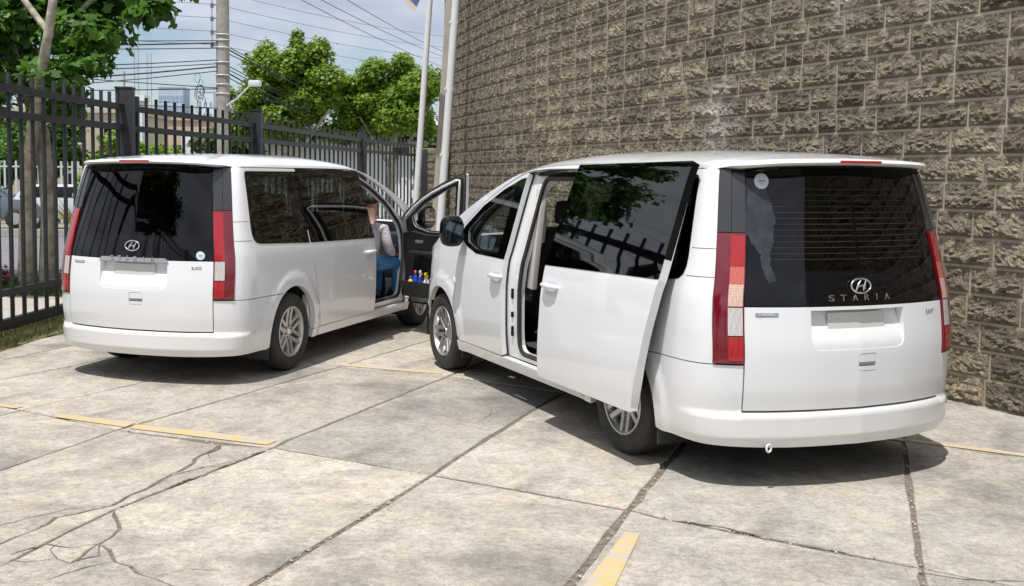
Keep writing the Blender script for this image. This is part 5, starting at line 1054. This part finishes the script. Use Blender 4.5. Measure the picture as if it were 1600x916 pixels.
# ================================================================ PERSON seated in the left van
per = thing('person', 'person in checked shirt and blue jeans seated in the open doorway of the left van', 'person', (0, 0, 0))
per.matrix_world = vanA.matrix_world if False else Matrix.Translation((-2.6416, 9.2951, 0)) @ Matrix.Rotation(R(69.536), 4, 'Z')
def skinned(name, verts, edges, m, root=0, sub=2, parent=None):
    verts = [(v[0], v[1], v[2]-(.03*sst(.6, .9, v[2])+.095*sst(.95, 1.2, v[2]) if parent is None else 0), v[3]) for v in verts]
    me = bpy.data.meshes.new(name); me.from_pydata([v[:3] for v in verts], edges, []); me.update(); o = bpy.data.objects.new(name, me); COL.objects.link(o)
    md = o.modifiers.new('skin', 'SKIN'); md.use_smooth_shade = True
    for i, v in enumerate(verts):
        r = v[3] if isinstance(v[3], tuple) else (v[3], v[3]); me.skin_vertices[0].data[i].radius = r; me.skin_vertices[0].data[i].use_root = (i == root)
    s = o.modifiers.new('sub', 'SUBSURF'); s.levels = sub; s.render_levels = sub
    bpy.context.view_layer.update(); e = bpy.data.meshes.new_from_object(o.evaluated_get(bpy.context.evaluated_depsgraph_get())); bpy.data.objects.remove(o)
    e.materials.clear(); e.name = name; e.polygons.foreach_set('use_smooth', [True]*len(e.polygons)); return link(name, e, m, parent or per)
PY = -.72; hx = 3.34
L = lambda s: PY+s
body = [(hx, PY, .86, .12), (hx+.0, PY, 1.02, .12), (hx+.04, PY, 1.20, .13), (hx+.07, PY, 1.36, .085), (hx+.09, PY, 1.43, .05), (hx+.12, PY, 1.52, .07), (hx+.13, PY, 1.61, .085), (hx+.12, PY, 1.67, .06)]
ed = [(i, i+1) for i in range(7)]
def limb(pts, root):
    b = len(body)
    for p in pts: body.append(p)
    ed.append((root, b)); ed.extend((b+i, b+i+1) for i in range(len(pts)-1)); return b
for s in (-1, 1):
    limb([(hx+.10, L(s*.10), .84, .060), (hx+.34, L(s*.12), .84, .052), (hx+.52, L(s*.12), .81, .045), (hx+.55, L(s*.12), .60, .042), (hx+.55, L(s*.12), .42, .034), (hx+.60, L(s*.12), .385, .03), (hx+.74, L(s*.12), .375, .022)], 0)
    limb([(hx+.06, L(s*.17), 1.32, .035), (hx+.05, L(s*.21), 1.20, .032), (hx+.08, L(s*.22), 1.04, .028), (hx+.22, L(s*.20), .98, .026), (hx+.33, L(s*.16), .945, .024), (hx+.37, L(s*.155), .94, .026), (hx+.41, L(s*.15), .935, .024)], 3)
    w = len(body)-1
    for k, (dy, ln) in enumerate(((-.026, .052), (-.009, .064), (.009, .060), (.025, .048))):
        limb([(hx+.43, L(s*.15)+dy, .937, .0085), (hx+.43+ln*.6, L(s*.15)+dy*1.15, .930, .008), (hx+.43+ln, L(s*.15)+dy*1.2, .912, .007)], w)
    limb([(hx+.385, L(s*.15)-s*.032, .93, .010), (hx+.42, L(s*.15)-s*.045, .918, .008)], w-1)
skinned('body', body, ed, SKIN)
jv = [(hx-.03, PY, .85, .145), (hx-.01, PY, .96, .135)]; je = [(0, 1)]
for s in (-1, 1):
    b0 = len(jv); jv += [(hx+.10, L(s*.10), .85, .102), (hx+.32, L(s*.12), .85, .090), (hx+.52, L(s*.12), .82, .074), (hx+.555, L(s*.12), .66, .066), (hx+.55, L(s*.12), .50, .056), (hx+.55, L(s*.12), .425, .056)]; je += [(0, b0)]+[(b0+i, b0+i+1) for i in range(5)]
skinned('jeans', jv, je, DENIM)
sv = [(hx-.01, PY, .97, .145), (hx+.01, PY, 1.10, .14), (hx+.05, PY, 1.25, .155), (hx+.07, PY, 1.36, .105), (hx+.088, PY, 1.415, .062)]; se = [(i, i+1) for i in range(4)]
for s in (-1, 1):
    b0 = len(sv); sv += [(hx+.06, L(s*.17), 1.335, .068), (hx+.05, L(s*.215), 1.19, .060), (hx+.08, L(s*.225), 1.05, .058), (hx+.21, L(s*.20), .985, .052), (hx+.32, L(s*.165), .95, .042)]; se += [(3, b0)]+[(b0+i, b0+i+1) for i in range(4)]
skinned('checked_shirt', sv, se, SHIRT)
for s in (-1, 1): skinned('shoe', [(hx+.52, L(s*.12), .395, .045), (hx+.60, L(s*.12), .385, .045), (hx+.70, L(s*.12), .372, .038), (hx+.79, L(s*.12), .368, .028)], [(0, 1), (1, 2), (2, 3)], SHOE)
skinned('hair', [(hx+.085, PY, 1.60, .070), (hx+.09, PY, 1.66, .082), (hx+.13, PY, 1.70, .070), (hx+.17, PY, 1.70, .04)], [(0, 1), (1, 2), (2, 3)], HAIR)
skinned('nose', [(hx+.205, PY, 1.60, .010), (hx+.225, PY, 1.575, .014)], [(0, 1)], SKIN)
for s in (-1, 1):
    skinned('ear', [(hx+.11, L(s*.082), 1.61, .014), (hx+.11, L(s*.088), 1.58, .010)], [(0, 1)], SKIN)
    skinned('eye', [(hx+.198, L(s*.03), 1.615, .009), (hx+.200, L(s*.03), 1.612, .009)], [(0, 1)], HAIR)
skinned('mouth', [(hx+.196, PY-.02, 1.535, .006), (hx+.200, PY+.02, 1.535, .006)], [(0, 1)], mat('lip', (.35, .12, .10), .5))
# ================================================================ BOTTLES in the open door pocket
th = R(62); hg = Vector((3.96, -.955, 0)); Mv = per.matrix_world.copy(); Md = Mv @ Matrix.Translation(hg) @ Matrix.Rotation(th, 4, 'Z') @ Matrix.Translation(-hg)
def bottle(name, label, x, y, z, r, h, c, capc, spray=False, lean=0, cat='bottle'):
    p = Md @ Vector((x, y, z)); t = thing(name, label, cat, p); t.rotation_euler = (lean, lean*.5, 1.0+x)
    V, F = lathe([(.001, 0), (r*.95, 0), (r, .01), (r, h*.62), (r*.75, h*.74), (r*.38, h*.84), (r*.38, h*.90)], 20); mesh('bottle_body', [(a, c_, b_) for a, b_, c_ in [(v[0], v[1], v[2]) for v in V]], F, c, t, True)
    V, F = lathe([(r*.45, h*.87), (r*.48, h), (.001, h)], 16); mesh('cap', [(a, c_, b_) for a, b_, c_ in V], F, capc, t, True)
    V, F = lathe([(r*1.015, h*.2), (r*1.015, h*.5)], 20); mesh('wrapper', [(a, c_, b_) for a, b_, c_ in V], F, capc, t, True)
    if spray: MB().box((.025, 0, h+.015), (.08, .022, .03)).box((.05, 0, h-.02), (.012, .014, .05)).build('spray_head', capc, t, bevel=.005)
    return t
pl = lambda n, c: mat(n, c, .3)
BY, BB, BR, BG, BW = pl('yellow_plastic', (.85, .62, .04)), pl('blue_plastic', (.02, .06, .42)), pl('red_plastic', (.55, .04, .03)), pl('dark_green_plastic', (.03, .10, .10)), pl('white_plastic', (.75, .75, .75))
bottle('bottle', 'yellow topped bottle nearest the hinge in the open door pocket', 3.74, -.815, .46, .035, .20, BY, BB)
bottle('bottle', 'tall blue bottle with a red cap in the open door pocket', 3.66, -.82, .46, .035, .27, BB, BR)
bottle('spray_bottle', 'blue spray bottle with a white head in the middle of the door pocket', 3.56, -.815, .46, .036, .25, BB, BW, True)
bottle('spray_bottle', 'bright yellow and white spray bottle in the door pocket', 3.46, -.815, .46, .038, .23, BW, BY, True)
bottle('bottle', 'red bottle leaning between the blue ones in the door pocket', 3.51, -.825, .46, .03, .15, BR, BY)
bottle('bottle', 'blue bottle towards the outer end of the door pocket', 3.38, -.82, .46, .036, .20, BB, BW)
t = thing('cloth_bundle', 'dark green cloth bundle stuffed in the outer end of the door pocket', 'cloth', Md @ Vector((3.25, -.82, .50))); skinned('cloth', [(0, 0, .05, .06), (.06, .02, .10, .07), (.03, -.05, .16, .06), (-.05, .02, .14, .055)], [(0, 1), (1, 2), (0, 3)], BG, parent=t)
